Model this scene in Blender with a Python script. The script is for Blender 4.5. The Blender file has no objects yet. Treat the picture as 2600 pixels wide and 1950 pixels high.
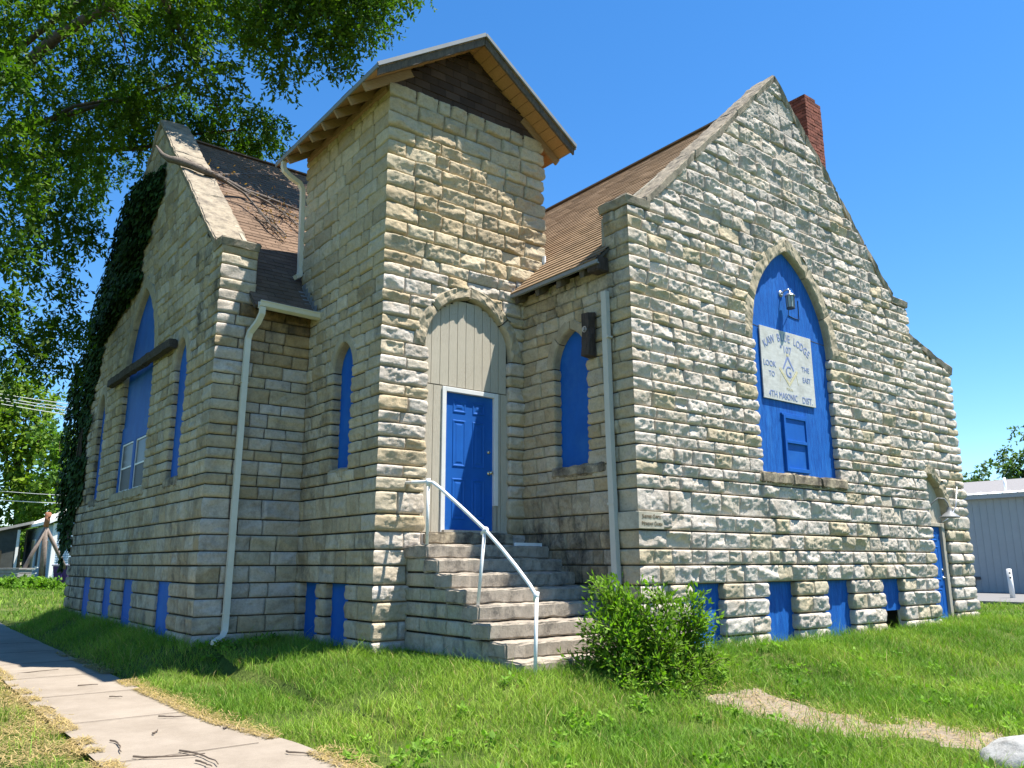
import bpy, math, random
import numpy as np
from mathutils import Vector, Matrix
C = bpy.context.scene.collection
scene = bpy.context.scene
R = math.radians

# ---------------------------------------------------------------- camera, sky, sun, exposure
CAM = np.array([-5.2052, -9.6004, 1.6031])
YAW, PIT, ROLL = R(37.92785), R(12.54303), -.0019
FW = np.array([math.sin(YAW)*math.cos(PIT), math.cos(YAW)*math.cos(PIT), math.sin(PIT)])
_r = np.array([math.cos(YAW), -math.sin(YAW), 0.]); _u = np.cross(_r, FW)
RT = _r*math.cos(ROLL)+_u*math.sin(ROLL); UP = -_r*math.sin(ROLL)+_u*math.cos(ROLL)
cd = bpy.data.cameras.new('camera'); cam = bpy.data.objects.new('camera', cd); C.objects.link(cam)
cd.sensor_width = 36; cd.lens = 2045.418*36/2600; cd.clip_start = .05; cd.clip_end = 2000
cam.matrix_world = Matrix([[RT[0], UP[0], -FW[0], CAM[0]], [RT[1], UP[1], -FW[1], CAM[1]],
                           [RT[2], UP[2], -FW[2], CAM[2]], [0, 0, 0, 1]])
scene.camera = cam
SUN = Vector((.27, -.28, 1.)).normalized()
world = bpy.data.worlds.new('World'); scene.world = world; world.use_nodes = True
wn = world.node_tree.nodes; sky = wn.new('ShaderNodeTexSky'); sky.sky_type = 'NISHITA'; sky.sun_disc = False
sky.sun_elevation = math.asin(SUN.z); sky.sun_rotation = math.atan2(SUN.x, SUN.y)
sky.air_density = 1.0; sky.dust_density = .05; sky.ozone_density = 5.0; sky.altitude = 300
hs = wn.new('ShaderNodeHueSaturation'); hs.inputs['Saturation'].default_value = 1.24; hs.inputs['Value'].default_value = .75
world.node_tree.links.new(sky.outputs[0], hs.inputs['Color']); world.node_tree.links.new(hs.outputs[0], wn['Background'].inputs[0]); wn['Background'].inputs[1].default_value = .13
sl = bpy.data.lights.new('sun', 'SUN'); sl.energy = 5.0; sl.angle = R(.53); sl.color = (1, .95, .865)
sun = bpy.data.objects.new('sun', sl); C.objects.link(sun); sun.rotation_euler = SUN.to_track_quat('Z', 'Y').to_euler()
scene.view_settings.view_transform = 'Standard'; scene.view_settings.look = 'None'; scene.view_settings.exposure = 1.32
scene.view_settings.gamma = 1
scene.cycles.max_bounces = 6; scene.cycles.transparent_max_bounces = 6
def ray(U, V): return FW+RT*(U-1300)/2045.418-UP*(V-975)/2045.418
def at(U, V, d): return CAM+ray(U, V)*d                       # a point of the place seen at photo pixel U,V, d metres ahead

# ---------------------------------------------------------------- helpers
def tag(o, label, cat, group=None, kind=None):
    if label: o['label'] = label
    if cat: o['category'] = cat
    if group: o['group'] = group
    if kind: o['kind'] = kind
    return o
def thing(name, label, cat, loc=(0, 0, 0), group=None):
    o = bpy.data.objects.new(name, None); C.objects.link(o); o.location = loc; o.empty_display_size = .2
    return tag(o, label, cat, group)
def link(name, me, mat, parent=None):
    o = bpy.data.objects.new(name, me); C.objects.link(o)
    if mat: me.materials.append(mat)
    if parent:
        o.parent = parent
        o.matrix_parent_inverse = Matrix.Translation(-Vector(wloc(parent)))
    return o
def wloc(o): return o.location if o.type == 'EMPTY' else (0, 0, 0)
class MB:                                                      # gathers geometry for ONE mesh
    def __init__(s): s.V = []; s.F = []; s.n = 0; s.fc = []; s.Q = []
    def add(s, V, F, col=None):
        V = np.asarray(V, float).reshape(-1, 3); s.V.append(V)
        for f in F: s.F.append([i+s.n for i in f]); s.fc.append(col)
        s.n += len(V)
    def box(s, c, size, ax=None, col=None):                    # centre, full size, axes rows
        ax = np.eye(3) if ax is None else np.asarray(ax, float); h = np.array(size)/2
        P = [np.array(c)+ax.T@(h*np.array(k)) for k in [(-1,-1,-1),(1,-1,-1),(1,1,-1),(-1,1,-1),(-1,-1,1),(1,-1,1),(1,1,1),(-1,1,1)]]
        s.add(P, [(0,3,2,1),(4,5,6,7),(0,1,5,4),(1,2,6,5),(2,3,7,6),(3,0,4,7)], col)
    def span(s, a, b, col=None):
        a = np.minimum(a, b)*1.; b = np.maximum(a, b)*1.; s.box((np.array(a)+b)/2, np.array(b)-a, None, col)
    def bx(s, x0, x1, y0, y1, z0, z1, col=None): s.box(((x0+x1)/2, (y0+y1)/2, (z0+z1)/2), (x1-x0, y1-y0, z1-z0), None, col)
    def bar(s, A, B, w, h, up=(0, 0, 1), col=None):
        A = np.array(A, float); B = np.array(B, float); d = B-A; L = np.linalg.norm(d); d /= L
        x = np.cross(d, up); x /= np.linalg.norm(x); y = np.cross(x, d); s.box((A+B)/2, (L, w, h), [d, x, y], col)
    def tube(s, pts, rad, k=8, cap=True, col=None):
        pts = [np.array(p, float) for p in pts]; n = len(pts)
        rad = [rad]*n if np.isscalar(rad) else list(rad); V = []; ref = None
        for i, p in enumerate(pts):
            t = pts[min(i+1, n-1)]-pts[max(i-1, 0)]; t /= (np.linalg.norm(t)+1e-9)
            if ref is None: ref = np.cross(t, (0, 0, 1) if abs(t[2]) < .9 else (1, 0, 0))
            ref = ref-t*(ref@t); ref /= np.linalg.norm(ref); b = np.cross(t, ref)
            V += [p+rad[i]*(math.cos(2*math.pi*j/k)*ref+math.sin(2*math.pi*j/k)*b) for j in range(k)]
        F = [(i*k+j, i*k+(j+1)%k, (i+1)*k+(j+1)%k, (i+1)*k+j) for i in range(n-1) for j in range(k)]
        if cap: F += [tuple(range(k))[::-1], tuple(range((n-1)*k, n*k))]
        s.add(V, F, col)
    def rtube(s, pts, w, h, side=(1, 0, 0), col=None):          # rectangular tube along a path; `side` = width direction
        pts = [np.array(p, float) for p in pts]; n = len(pts); V = []
        for i, p in enumerate(pts):
            t = pts[min(i+1, n-1)]-pts[max(i-1, 0)]; t /= np.linalg.norm(t)
            a = np.array(side, float); a = a-t*(a@t); a /= np.linalg.norm(a); b = np.cross(t, a)
            V += [p+a*w/2*i_+b*h/2*j_ for i_, j_ in ((-1,-1),(1,-1),(1,1),(-1,1))]
        F = [(i*4+j, i*4+(j+1)%4, (i+1)*4+(j+1)%4, (i+1)*4+j) for i in range(n-1) for j in range(4)]+[(3,2,1,0), tuple(range(4*n-4, 4*n))]
        s.add(V, F, col)
    def ext(s, poly, P0, U, N, n0, n1, col=None):               # polygon (u,z) extruded along N from n0 to n1
        P0 = np.array(P0, float); U = np.array(U, float); N = np.array(N, float); k = len(poly)
        V = [P0+U*u+N*n+np.array((0, 0, z)) for n in (n0, n1) for u, z in poly]
        s.add(V, [tuple(range(k))[::-1], tuple(range(k, 2*k))]+[(i, (i+1)%k, k+(i+1)%k, k+i) for i in range(k)], col)
    def lathe(s, c, prof, k=16, axis=(0, 0, 1), col=None):
        a = np.array(axis, float); a /= np.linalg.norm(a); x = np.cross(a, (0, 1, 0) if abs(a[1]) < .9 else (1, 0, 0)); x /= np.linalg.norm(x); y = np.cross(a, x)
        V = [np.array(c)+a*z+r*(math.cos(2*math.pi*j/k)*x+math.sin(2*math.pi*j/k)*y) for r, z in prof for j in range(k)]
        s.add(V, [(i*k+j, i*k+(j+1)%k, (i+1)*k+(j+1)%k, (i+1)*k+j) for i in range(len(prof)-1) for j in range(k)], col)
    def build(s, name, mat, parent=None, smooth=False, bevel=0):
        me = bpy.data.meshes.new(name); me.from_pydata(np.concatenate(s.V), [], s.F); me.update()
        if any(c is not None for c in s.fc): setcol(me, np.array([c if c is not None else (.5, .5, .5, 0) for c in s.fc], float))
        if smooth: me.shade_smooth()
        o = link(name, me, mat, parent)
        if bevel:
            m = o.modifiers.new('b', 'BEVEL'); m.width = bevel; m.segments = 2; m.limit_method = 'ANGLE'
        return o
def setcol(me, A):
    A = np.asarray(A, np.float32)
    if A.shape[1] == 3: A = np.hstack([A, np.zeros((len(A), 1), np.float32)])
    a = me.attributes.new('fc', 'FLOAT_COLOR', 'FACE'); a.data.foreach_set('color', A.ravel())
def npmesh(name, V, Fq, mat, parent=None, col=None, smooth=False):   # all-quad or all-tri numpy mesh
    me = bpy.data.meshes.new(name); V = np.asarray(V, np.float32); Fq = np.asarray(Fq, np.int32); k = Fq.shape[1]
    me.vertices.add(len(V)); me.vertices.foreach_set('co', V.ravel())
    me.loops.add(Fq.size); me.loops.foreach_set('vertex_index', Fq.ravel())
    me.polygons.add(len(Fq)); me.polygons.foreach_set('loop_start', np.arange(0, Fq.size, k, dtype=np.int32))
    me.polygons.foreach_set('loop_total', np.full(len(Fq), k, np.int32))
    if smooth: me.polygons.foreach_set('use_smooth', np.ones(len(Fq), bool))
    me.update(calc_edges=True)
    if col is not None: setcol(me, col)
    return link(name, me, mat, parent)
# value noise
_T = np.random.default_rng(5).random((256, 256))
def vn(x, y):
    x = np.asarray(x, float); y = np.asarray(y, float); i = np.floor(x).astype(int); j = np.floor(y).astype(int); a = x-i; b = y-j
    a = a*a*(3-2*a); b = b*b*(3-2*b); i &= 255; j &= 255; i1 = (i+1) & 255; j1 = (j+1) & 255
    return (_T[i, j]*(1-a)+_T[i1, j]*a)*(1-b)+(_T[i, j1]*(1-a)+_T[i1, j1]*a)*b
def fbm(x, y, o=3):
    s = 0; w = .5; t = 0
    for k in range(o): s = s+w*vn(x*2**k+17.3*k, y*2**k+9.1*k); t += w; w *= .5
    return s/t
def vn3(P, s): return np.stack([vn(P[:, 0]*s+P[:, 2]*s*.71+3, P[:, 1]*s-P[:, 2]*s*.63+7), vn(P[:, 1]*s+P[:, 2]*s*.8+31, P[:, 0]*s-P[:, 2]*s*.5+13), vn(P[:, 2]*s+P[:, 0]*s*.6+51, P[:, 1]*s+P[:, 0]*s*.4+23)], 1)-.5
def rough_box(m, A, ex, ey, ez, res=.05, amp=.008, ns=9, rnd=.012, col=None):
    """a stone or timber block: corner A, edge vectors ex,ey,ez; worn edges and an uneven surface"""
    A = np.array(A, float); E = [np.array(e, float) for e in (ex, ey, ez)]; L = [np.linalg.norm(e) for e in E]; n = [max(2, int(l/res)) for l in L]
    for k in range(3):
        i, j = (k+1) % 3, (k+2) % 3
        for side in (0, 1):
            a = np.linspace(0, 1, n[i]+1); b = np.linspace(0, 1, n[j]+1); a[1] = min(a[1], rnd*1.5/L[i]); a[-2] = max(a[-2], 1-rnd*1.5/L[i]); b[1] = min(b[1], rnd*1.5/L[j]); b[-2] = max(b[-2], 1-rnd*1.5/L[j])
            AA, BB = np.meshgrid(a, b, indexing='ij'); c = np.zeros((AA.size, 3)); c[:, i] = AA.ravel(); c[:, j] = BB.ravel(); c[:, k] = side
            P = A+c@np.array(E); edge = sum(((c[:, q] < 1e-6) | (c[:, q] > 1-1e-6)).astype(int) for q in range(3)) >= 2
            ctr = A+sum(E)/2; inw = np.zeros_like(P)
            for q in range(3): inw -= np.outer(np.where(c[:, q] < 1e-6, -1, np.where(c[:, q] > 1-1e-6, 1, 0)), E[q]/L[q])
            P = P+inw*(edge*rnd*(.3+1.6*fbm(P[:, 0]*7+P[:, 2]*5, P[:, 1]*7+P[:, 2]*4, 2)))[:, None]+vn3(P, ns)*amp*2+vn3(P, ns*3.1)*amp
            na, nb = len(a), len(b); I = np.arange(na*nb).reshape(na, nb)
            F = np.stack([I[:-1, :-1], I[1:, :-1], I[1:, 1:], I[:-1, 1:]], -1).reshape(-1, 4)
            m.add(P, F.tolist(), col)

# ---------------------------------------------------------------- materials
class NT:
    def __init__(s, name):
        s.m = bpy.data.materials.new(name); s.m.use_nodes = True; s.t = s.m.node_tree; s.b = s.t.nodes['Principled BSDF']; s.out = s.t.nodes['Material Output']
    def n(s, typ, **kw):
        x = s.t.nodes.new('ShaderNode'+typ)
        for k, v in kw.items():
            if k[0] == '_': x.inputs[k[1:].replace('_', ' ')].default_value = v
            else: setattr(x, k, v)
        return x
    def l(s, a, b): s.t.links.new(a, b)
    def pos(s): return s.n('NewGeometry').outputs['Position']
    def noise(s, scale, detail=4, rough=.6, vec=None, stretch=None):
        v = vec or s.pos()
        if stretch:
            mp = s.n('Mapping'); mp.inputs['Scale'].default_value = stretch; s.l(v, mp.inputs[0]); v = mp.outputs[0]
        x = s.n('TexNoise'); x.inputs['Scale'].default_value = scale; x.inputs['Detail'].default_value = detail; x.inputs['Roughness'].default_value = rough
        s.l(v, x.inputs['Vector']); return x.outputs['Fac']
    def ramp(s, fac, *st):
        x = s.n('ValToRGB'); e = x.color_ramp.elements
        while len(e) < len(st): e.new(.5)
        for q, (p, c) in zip(e, st): q.position = p; q.color = (c, c, c, 1) if np.isscalar(c) else (*c[:3], 1)
        s.l(fac, x.inputs[0]); return x.outputs[0]
    def mix(s, a, b, fac=.5, mode='MIX'):
        x = s.n('MixRGB', blend_type=mode)
        for k, v in ((0, fac), (1, a), (2, b)):
            if hasattr(v, 'default_value') or hasattr(v, 'is_linked'): s.l(v, x.inputs[k])
            else: x.inputs[k].default_value = v if k == 0 else ((v, v, v, 1) if np.isscalar(v) else (*v[:3], 1))
        return x.outputs[0]
    def math(s, op, a, b=0.):
        x = s.n('Math', operation=op)
        for k, v in ((0, a), (1, b)):
            if hasattr(v, 'is_linked'): s.l(v, x.inputs[k])
            else: x.inputs[k].default_value = v
        return x.outputs[0]
    def bump(s, h, strength=.4, dist=.01):
        x = s.n('Bump'); x.inputs['Strength'].default_value = strength; x.inputs['Distance'].default_value = dist; s.l(h, x.inputs['Height']); s.l(x.outputs[0], s.b.inputs['Normal'])
    def fc(s): return s.n('Attribute', attribute_name='fc')
    def fin(s, col, rough=.8, spec=.3, metal=0):
        if hasattr(col, 'is_linked'): s.l(col, s.b.inputs['Base Color'])
        else: s.b.inputs['Base Color'].default_value = (*col[:3], 1)
        if hasattr(rough, 'is_linked'): s.l(rough, s.b.inputs['Roughness'])
        else: s.b.inputs['Roughness'].default_value = rough
        s.b.inputs['Specular IOR Level'].default_value = spec; s.b.inputs['Metallic'].default_value = metal
        return s.m
MATS = {}
def simple(name, col, rough=.7, var=.18, scale=9, bump=0, spec=.3, metal=0, stretch=None, dirt=None):
    t = NT(name); f = t.noise(scale, 5, .65, None, stretch)
    c = t.mix(tuple(np.array(col)*(1-var)), tuple(np.minimum(np.array(col)*(1+var), .95)), t.ramp(f, (.3, 0), (.7, 1)))
    if dirt: c = t.mix(c, dirt[0], t.ramp(t.noise(dirt[1], 6, .7), (dirt[2], 0), (dirt[3], 1)))
    if bump: t.bump(t.noise(scale*4, 4, .6, None, stretch), bump)
    MATS[name] = t.fin(c, rough, spec, metal); return MATS[name]

t = NT('stone'); a = t.fc()
c = t.mix(a.outputs['Color'], t.ramp(t.noise(9, 6, .7), (.28, .74), (.5, 1.), (.75, 1.12)), 1., 'MULTIPLY')
c = t.mix(c, (.42, .30, .16), t.math('MULTIPLY', t.ramp(t.noise(2.3, 4, .6), (.5, 0), (.72, 1)), .30))
c = t.mix(c, t.ramp(t.noise(34, 3, .7), (.3, .8), (.55, 1.03)), .8, 'MULTIPLY')
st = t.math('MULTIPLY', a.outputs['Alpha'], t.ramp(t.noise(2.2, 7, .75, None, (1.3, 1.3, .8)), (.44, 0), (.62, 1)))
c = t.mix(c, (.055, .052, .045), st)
t.bump(t.noise(30, 7, .8), .9, .022); STONE = t.fin(c, .9, .15)

def stone_like(name, col, dark, pit=60, sd=.5, bs=.5):
    t = NT(name); c = t.mix(col, tuple(np.array(col)*.62), t.ramp(t.noise(6, 6, .7), (.35, 0), (.7, 1)))
    c = t.mix(c, dark, t.ramp(t.noise(3, 7, .75), (sd, 0), (sd+.2, .8)))
    c = t.mix(c, .55, t.math('MULTIPLY', t.ramp(t.noise(pit, 3, .7), (.28, 1), (.42, 0)), .7), 'MULTIPLY')
    t.bump(t.noise(pit, 5, .75), bs, .012); MATS[name] = t.fin(c, .92, .12); return MATS[name]
stone_like('arch_stone', (.44, .37, .26), (.25, .2, .13), 55, .55)
stone_like('arch_tan', (.42, .35, .24), (.30, .2, .13), 70, .6, .3)
stone_like('coping_stone', (.33, .28, .21), (.13, .11, .09), 40, .48, .8)
stone_like('sill_stone', (.36, .30, .21), (.06, .05, .045), 40, .42, .7)
stone_like('step_stone', (.38, .325, .26), (.09, .083, .074), 55, .50, .7)
stone_like('cornerstone_stone', (.47, .43, .34), (.42, .33, .22), 90, .6, .12)
stone_like('field_rock', (.40, .395, .375), (.20, .195, .18), 22, .5, 1.)
def attr_mat(name, rough=.9, n1=(.75, 1.15), s1=12, s2=90, bs=.3, bd=.006, spec=.15):
    t = NT(name); c = t.mix(t.fc().outputs['Color'], t.ramp(t.noise(s1, 5, .7), (.3, n1[0]), (.7, n1[1])), 1., 'MULTIPLY')
    c = t.mix(c, t.ramp(t.noise(s2, 3, .7), (.3, .75), (.6, 1.08)), .9, 'MULTIPLY')
    t.bump(t.noise(s2, 3, .7), bs, bd); MATS[name] = t.fin(c, rough, spec); return MATS[name]
attr_mat('shingle', .95, (.8, 1.12), 1.5, 160, .4)
attr_mat('brick', .9, (.75, 1.15), 14, 110, .4)
def leafmat(name, trans=.45):
    t = NT(name); c = t.fc().outputs['Color']; t.fin(c, .6, .15)
    tr = t.n('BsdfTranslucent'); t.l(t.mix(c, (1.0, 1.25, .35), 1., 'MULTIPLY'), tr.inputs[0])
    mx = t.n('MixShader'); mx.inputs[0].default_value = trans; t.l(t.b.outputs[0], mx.inputs[1]); t.l(tr.outputs[0], mx.inputs[2]); t.l(mx.outputs[0], t.out.inputs[0])
    MATS[name] = t.m; return t.m
leafmat('leaf', .4); leafmat('grass_blade', .35); leafmat('ivy_leaf', .12); MATS['ivy_leaf'].node_tree.nodes['Principled BSDF'].inputs['Roughness'].default_value = .75; MATS['ivy_leaf'].node_tree.nodes['Principled BSDF'].inputs['Specular IOR Level'].default_value = .12
BLUE = (.008, .092, .37)
simple('blue_paint', BLUE, .6, .16, 2.2, 0, .18, 0, (1, 1, .5), ((.03, .15, .40), 1.3, .5, .85))
t = NT('blue_plywood'); g = t.noise(6, 8, .75, None, (7, 7, .7)); g2 = t.noise(2.1, 6, .7, None, (3, 3, .5))
c = t.mix((.004, .052, .25), (.016, .14, .48), t.ramp(g, (.35, 0), (.65, 1))); c = t.mix(c, (.05, .22, .58), t.ramp(g2, (.55, 0), (.75, .5)))
t.bump(g, .6, .01); MATS['blue_plywood'] = t.fin(c, .6, .2)
t = NT('siding'); g = t.noise(8, 8, .8, None, (9, 9, .8)); c = t.mix((.38, .335, .26), (.50, .45, .36), t.ramp(g, (.3, 0), (.7, 1)))
c = t.mix(c, (.26, .17, .12), t.math('MULTIPLY', t.ramp(t.noise(26, 5, .8, None, (5, 5, .9)), (.56, 0), (.66, 1)), t.ramp(t.noise(1.6, 3), (.45, .1), (.6, .9))))
t.bump(g, .7, .01); MATS['siding'] = t.fin(c, .8, .2)
def wood(name, a, b, st=(9, 9, 1.), rough=.8):
    t = NT(name); g = t.noise(5, 7, .75, None, st); t.bump(g, .7, .01); MATS[name] = t.fin(t.mix(a, b, t.ramp(g, (.3, 0), (.7, 1))), rough, .2)
wood('old_timber', (.028, .022, .02), (.085, .065, .055), (8, 8, .9))
wood('beam_timber', (.02, .016, .013), (.085, .07, .055), (9, 1., 9))
wood('fascia_wood', (.045, .036, .03), (.15, .12, .09), (9, 2, 2))
wood('soffit_wood', (.36, .19, .085), (.50, .29, .13), (2, 9, 9)); wood('rafter_wood', (.24, .15, .08), (.36, .23, .12), (1.5, 9, 9))
wood('weathered_frame', (.30, .26, .21), (.46, .42, .35), (9, 9, 1))
simple('white_trim', (.66, .65, .62), .45, .06, 3, 0, .4); simple('gutter_cream', (.62, .58, .47), .45, .07, 4, 0, .4, 0, None, ((.42, .26, .10), 1.4, .62, .76))
simple('downspout_grey', (.47, .455, .40), .5, .05, 4, 0, .35); simple('flashing', (.30, .31, .31), .4, .15, 6, 0, .5, .6)
simple('drip_edge', (.20, .21, .215), .45, .1, 5, 0, .4)
simple('pipe_white', (.66, .67, .66), .42, .08, 6, 0, .45, 0, None, ((.42, .17, .10), 11, .60, .68))
simple('brass', (.55, .50, .38), .25, .1, 5, 0, .5, 1); simple('dark_metal', (.05, .05, .052), .5, .2, 8, 0, .4); simple('galvanised', (.42, .43, .44), .35, .15, 6, 0, .5, .8); simple('grey_enamel', (.20, .205, .21), .45, .15, 8, 0, .4)
simple('lamp_glass', (.36, .40, .38), .15, .05, 4, 0, .5); simple('sign_white', (.50, .49, .45), .6, .12, 7, .15, .3, 0, (1, 1, 3), ((.34, .325, .28), 3, .48, .76))
simple('letter_blue', (.19, .235, .42), .6, .15, 20); simple('letter_gold', (.52, .46, .28), .6, .2, 20); simple('letter_shadow', (.16, .12, .07), .8, .2, 20)
simple('dark_interior', (.012, .012, .013), .5, .1)
t = NT('window_glass'); t.fin((.055, .05, .035), .3, .12); MATS['window_glass'] = t.m
simple('blind', (.34, .30, .22), .6, .1, 4)
t = NT('sidewalk_concrete'); c = t.mix((.225, .187, .145), (.29, .245, .195), t.ramp(t.noise(1.6, 6, .7), (.35, 0), (.65, 1))); c = t.mix(c, t.ramp(t.noise(160, 3, .7), (.3, .78), (.6, 1.06)), .9, 'MULTIPLY')
c = t.mix(c, (.22, .18, .14), t.ramp(t.noise(3.5, 7, .75), (.58, 0), (.78, .6))); t.bump(t.noise(140, 4, .7), .35, .006); MATS['sidewalk_concrete'] = t.fin(c, .9, .2)
t = NT('gravel'); vo = t.n('TexVoronoi'); vo.inputs['Scale'].default_value = 55; t.l(t.pos(), vo.inputs['Vector']); c = t.mix((.17, .135, .095), (.30, .25, .19), vo.outputs['Color']); c = t.mix(c, (.20, .15, .09), t.ramp(t.noise(2.5, 5, .7), (.45, 0), (.65, .8))); t.bump(vo.outputs['Distance'], .8, .012); MATS['gravel'] = t.fin(c, .95, .1)
t = NT('soil'); c = t.mix((.045, .075, .014), (.11, .15, .03), t.ramp(t.noise(1.1, 5, .7), (.35, 0), (.65, 1))); c = t.mix(c, (.17, .14, .07), t.ramp(t.noise(.35, 6, .7), (.55, 0), (.75, .7))); c = t.mix(c, t.ramp(t.noise(28, 4, .8), (.3, .6), (.65, 1.2)), 1., 'MULTIPLY'); t.bump(t.noise(30, 4, .7), .8, .05); MATS['soil'] = t.fin(c, .95, .1)
simple('asphalt', (.17, .165, .16), .9, .15, 30, .3)
simple('bark', (.085, .065, .048), .95, .35, 14, .9, .1, 0, (1, 1, .35)); simple('dead_wood', (.13, .108, .09), .9, .35, 22, .6, .1); simple('twig_wood', (.10, .075, .055), .9, .3, 30)
simple('green_stem', (.14, .13, .05), .7, .2, 20); simple('straw', (.48, .36, .17), .85, .25, 30, 0, .15)
simple('metal_siding', (.30, .33, .345), .45, .04, 2, 0, .4); simple('metal_roof_trim', (.80, .81, .82), .35, .05, 3, 0, .5); simple('far_roof', (.20, .19, .185), .9, .15, 10, .3)
simple('house_blue', (.27, .37, .46), .6, .06, 3); simple('house_white', (.72, .72, .69), .55, .06, 3); simple('tan_door', (.50, .42, .28), .6, .08, 3); simple('old_grey', (.25, .24, .22), .85, .2, 6, .3); simple('dark_wall', (.06, .065, .06), .8, .2, 4)
simple('purple_plastic', (.075, .03, .14), .5, .1, 4, 0, .4); simple('bin_lid', (.34, .31, .38), .5, .1, 4); simple('rust', (.29, .13, .075), .85, .25, 14, .4); simple('rusty_pipe', (.20, .155, .13), .75, .3, 9, .2); simple('cable', (.55, .55, .53), .5, .05); simple('pvc_white', (.80, .80, .79), .35, .03)
# ---------------------------------------------------------------- rock-faced masonry, stone by stone
ZC = [6.5013, 6.3452, 6.1665, 5.939, 5.7614, 5.5844, 5.3787, 5.2167, 5.0132, 4.852, 4.6495, 4.434, 4.2649, 4.0321, 3.8678, 3.651, 3.4878, 3.295, 3.1333,
      2.9146, 2.7448, 2.5539, 2.2528, 2.0199, 1.7834, 1.5759, 1.3268, 1.110, .862, .62, .36, .1]
COURSES = ZC[::-1]
TOWER = [z for z in COURSES if z < 5.4]+[5.612, 5.794, 5.978, 6.235, 6.452, 6.719, 6.971, 7.218, 7.468, 7.695, 7.901, 8.155, 8.401, 8.63]
GABLE = COURSES+[6.762, 6.986, 7.204, 7.469, 7.675, 7.875, 8.139, 8.399, 8.688, 8.988, 9.314, 9.638, 9.9]
LEFTG = GABLE[:-1]+[9.90, 10.15, 10.42, 10.70]
class Arch:
    """pointed opening: u0..u1, sill z0, spring, inner rise, ring thickness"""
    def __init__(s, u0, u1, z0, spring=None, rise=0, t=.2, ztop=None, depth=.16):
        s.u0, s.u1, s.z0, s.sp, s.t, s.depth = u0, u1, z0, spring, t, depth; s.cx = (u0+u1)/2; s.a = (u1-u0)/2
        if spring is None: s.top = ztop; s.arch = False
        else:
            s.arch = True; s.R = (s.a**2+rise**2)/(2*s.a); s.o = s.R-s.a; s.top = spring+rise; s.otop = spring+math.sqrt((s.R+t)**2-s.o**2)
    def half(s, z, out):                                       # half width at height z of the inner / outer curve
        r = s.R+(out if out else 0); d = r*r-(z-s.sp)**2
        return math.sqrt(d)-s.o if d > s.o**2 else -1
    def inside(s, u, z, grow):
        return (z > s.sp) & (np.hypot(np.where(u < s.cx, u-(s.cx+s.o), u-(s.cx-s.o)), z-s.sp) < s.R+grow)
    def poly(s, grow=0, n=14, z0=None):
        z0 = s.z0 if z0 is None else z0
        if not s.arch: return [(s.u0-grow, z0), (s.u1+grow, z0), (s.u1+grow, s.top+grow), (s.u0-grow, s.top+grow)]
        r = s.R+grow; th = math.acos(s.o/r); L = [(s.cx-s.o+r*math.cos(k*th/n), s.sp+r*math.sin(k*th/n)) for k in range(n+1)]
        return [(s.u0-grow, z0), (s.u1+grow, z0)]+L+[(2*s.cx-u, z) for u, z in L[:-1][::-1]]
def ecurve(key, ci, t, amp):
    g = np.random.default_rng(abs(hash_(key)*977+ci*131) % (2**32)); A = amp*(.55+.7*g.random()); p = 3+4*g.random(); sk = .2*(g.random()-.5)
    tt = np.clip(t+sk*t*(1-t)*2, 0, 1); return A*(1-np.abs(2*tt-1)**p)+.006*np.sin(t*9+6*g.random())*np.sin(np.pi*t)
def hash_(s): return sum((i+1)*ord(c) for i, c in enumerate(s))
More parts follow.
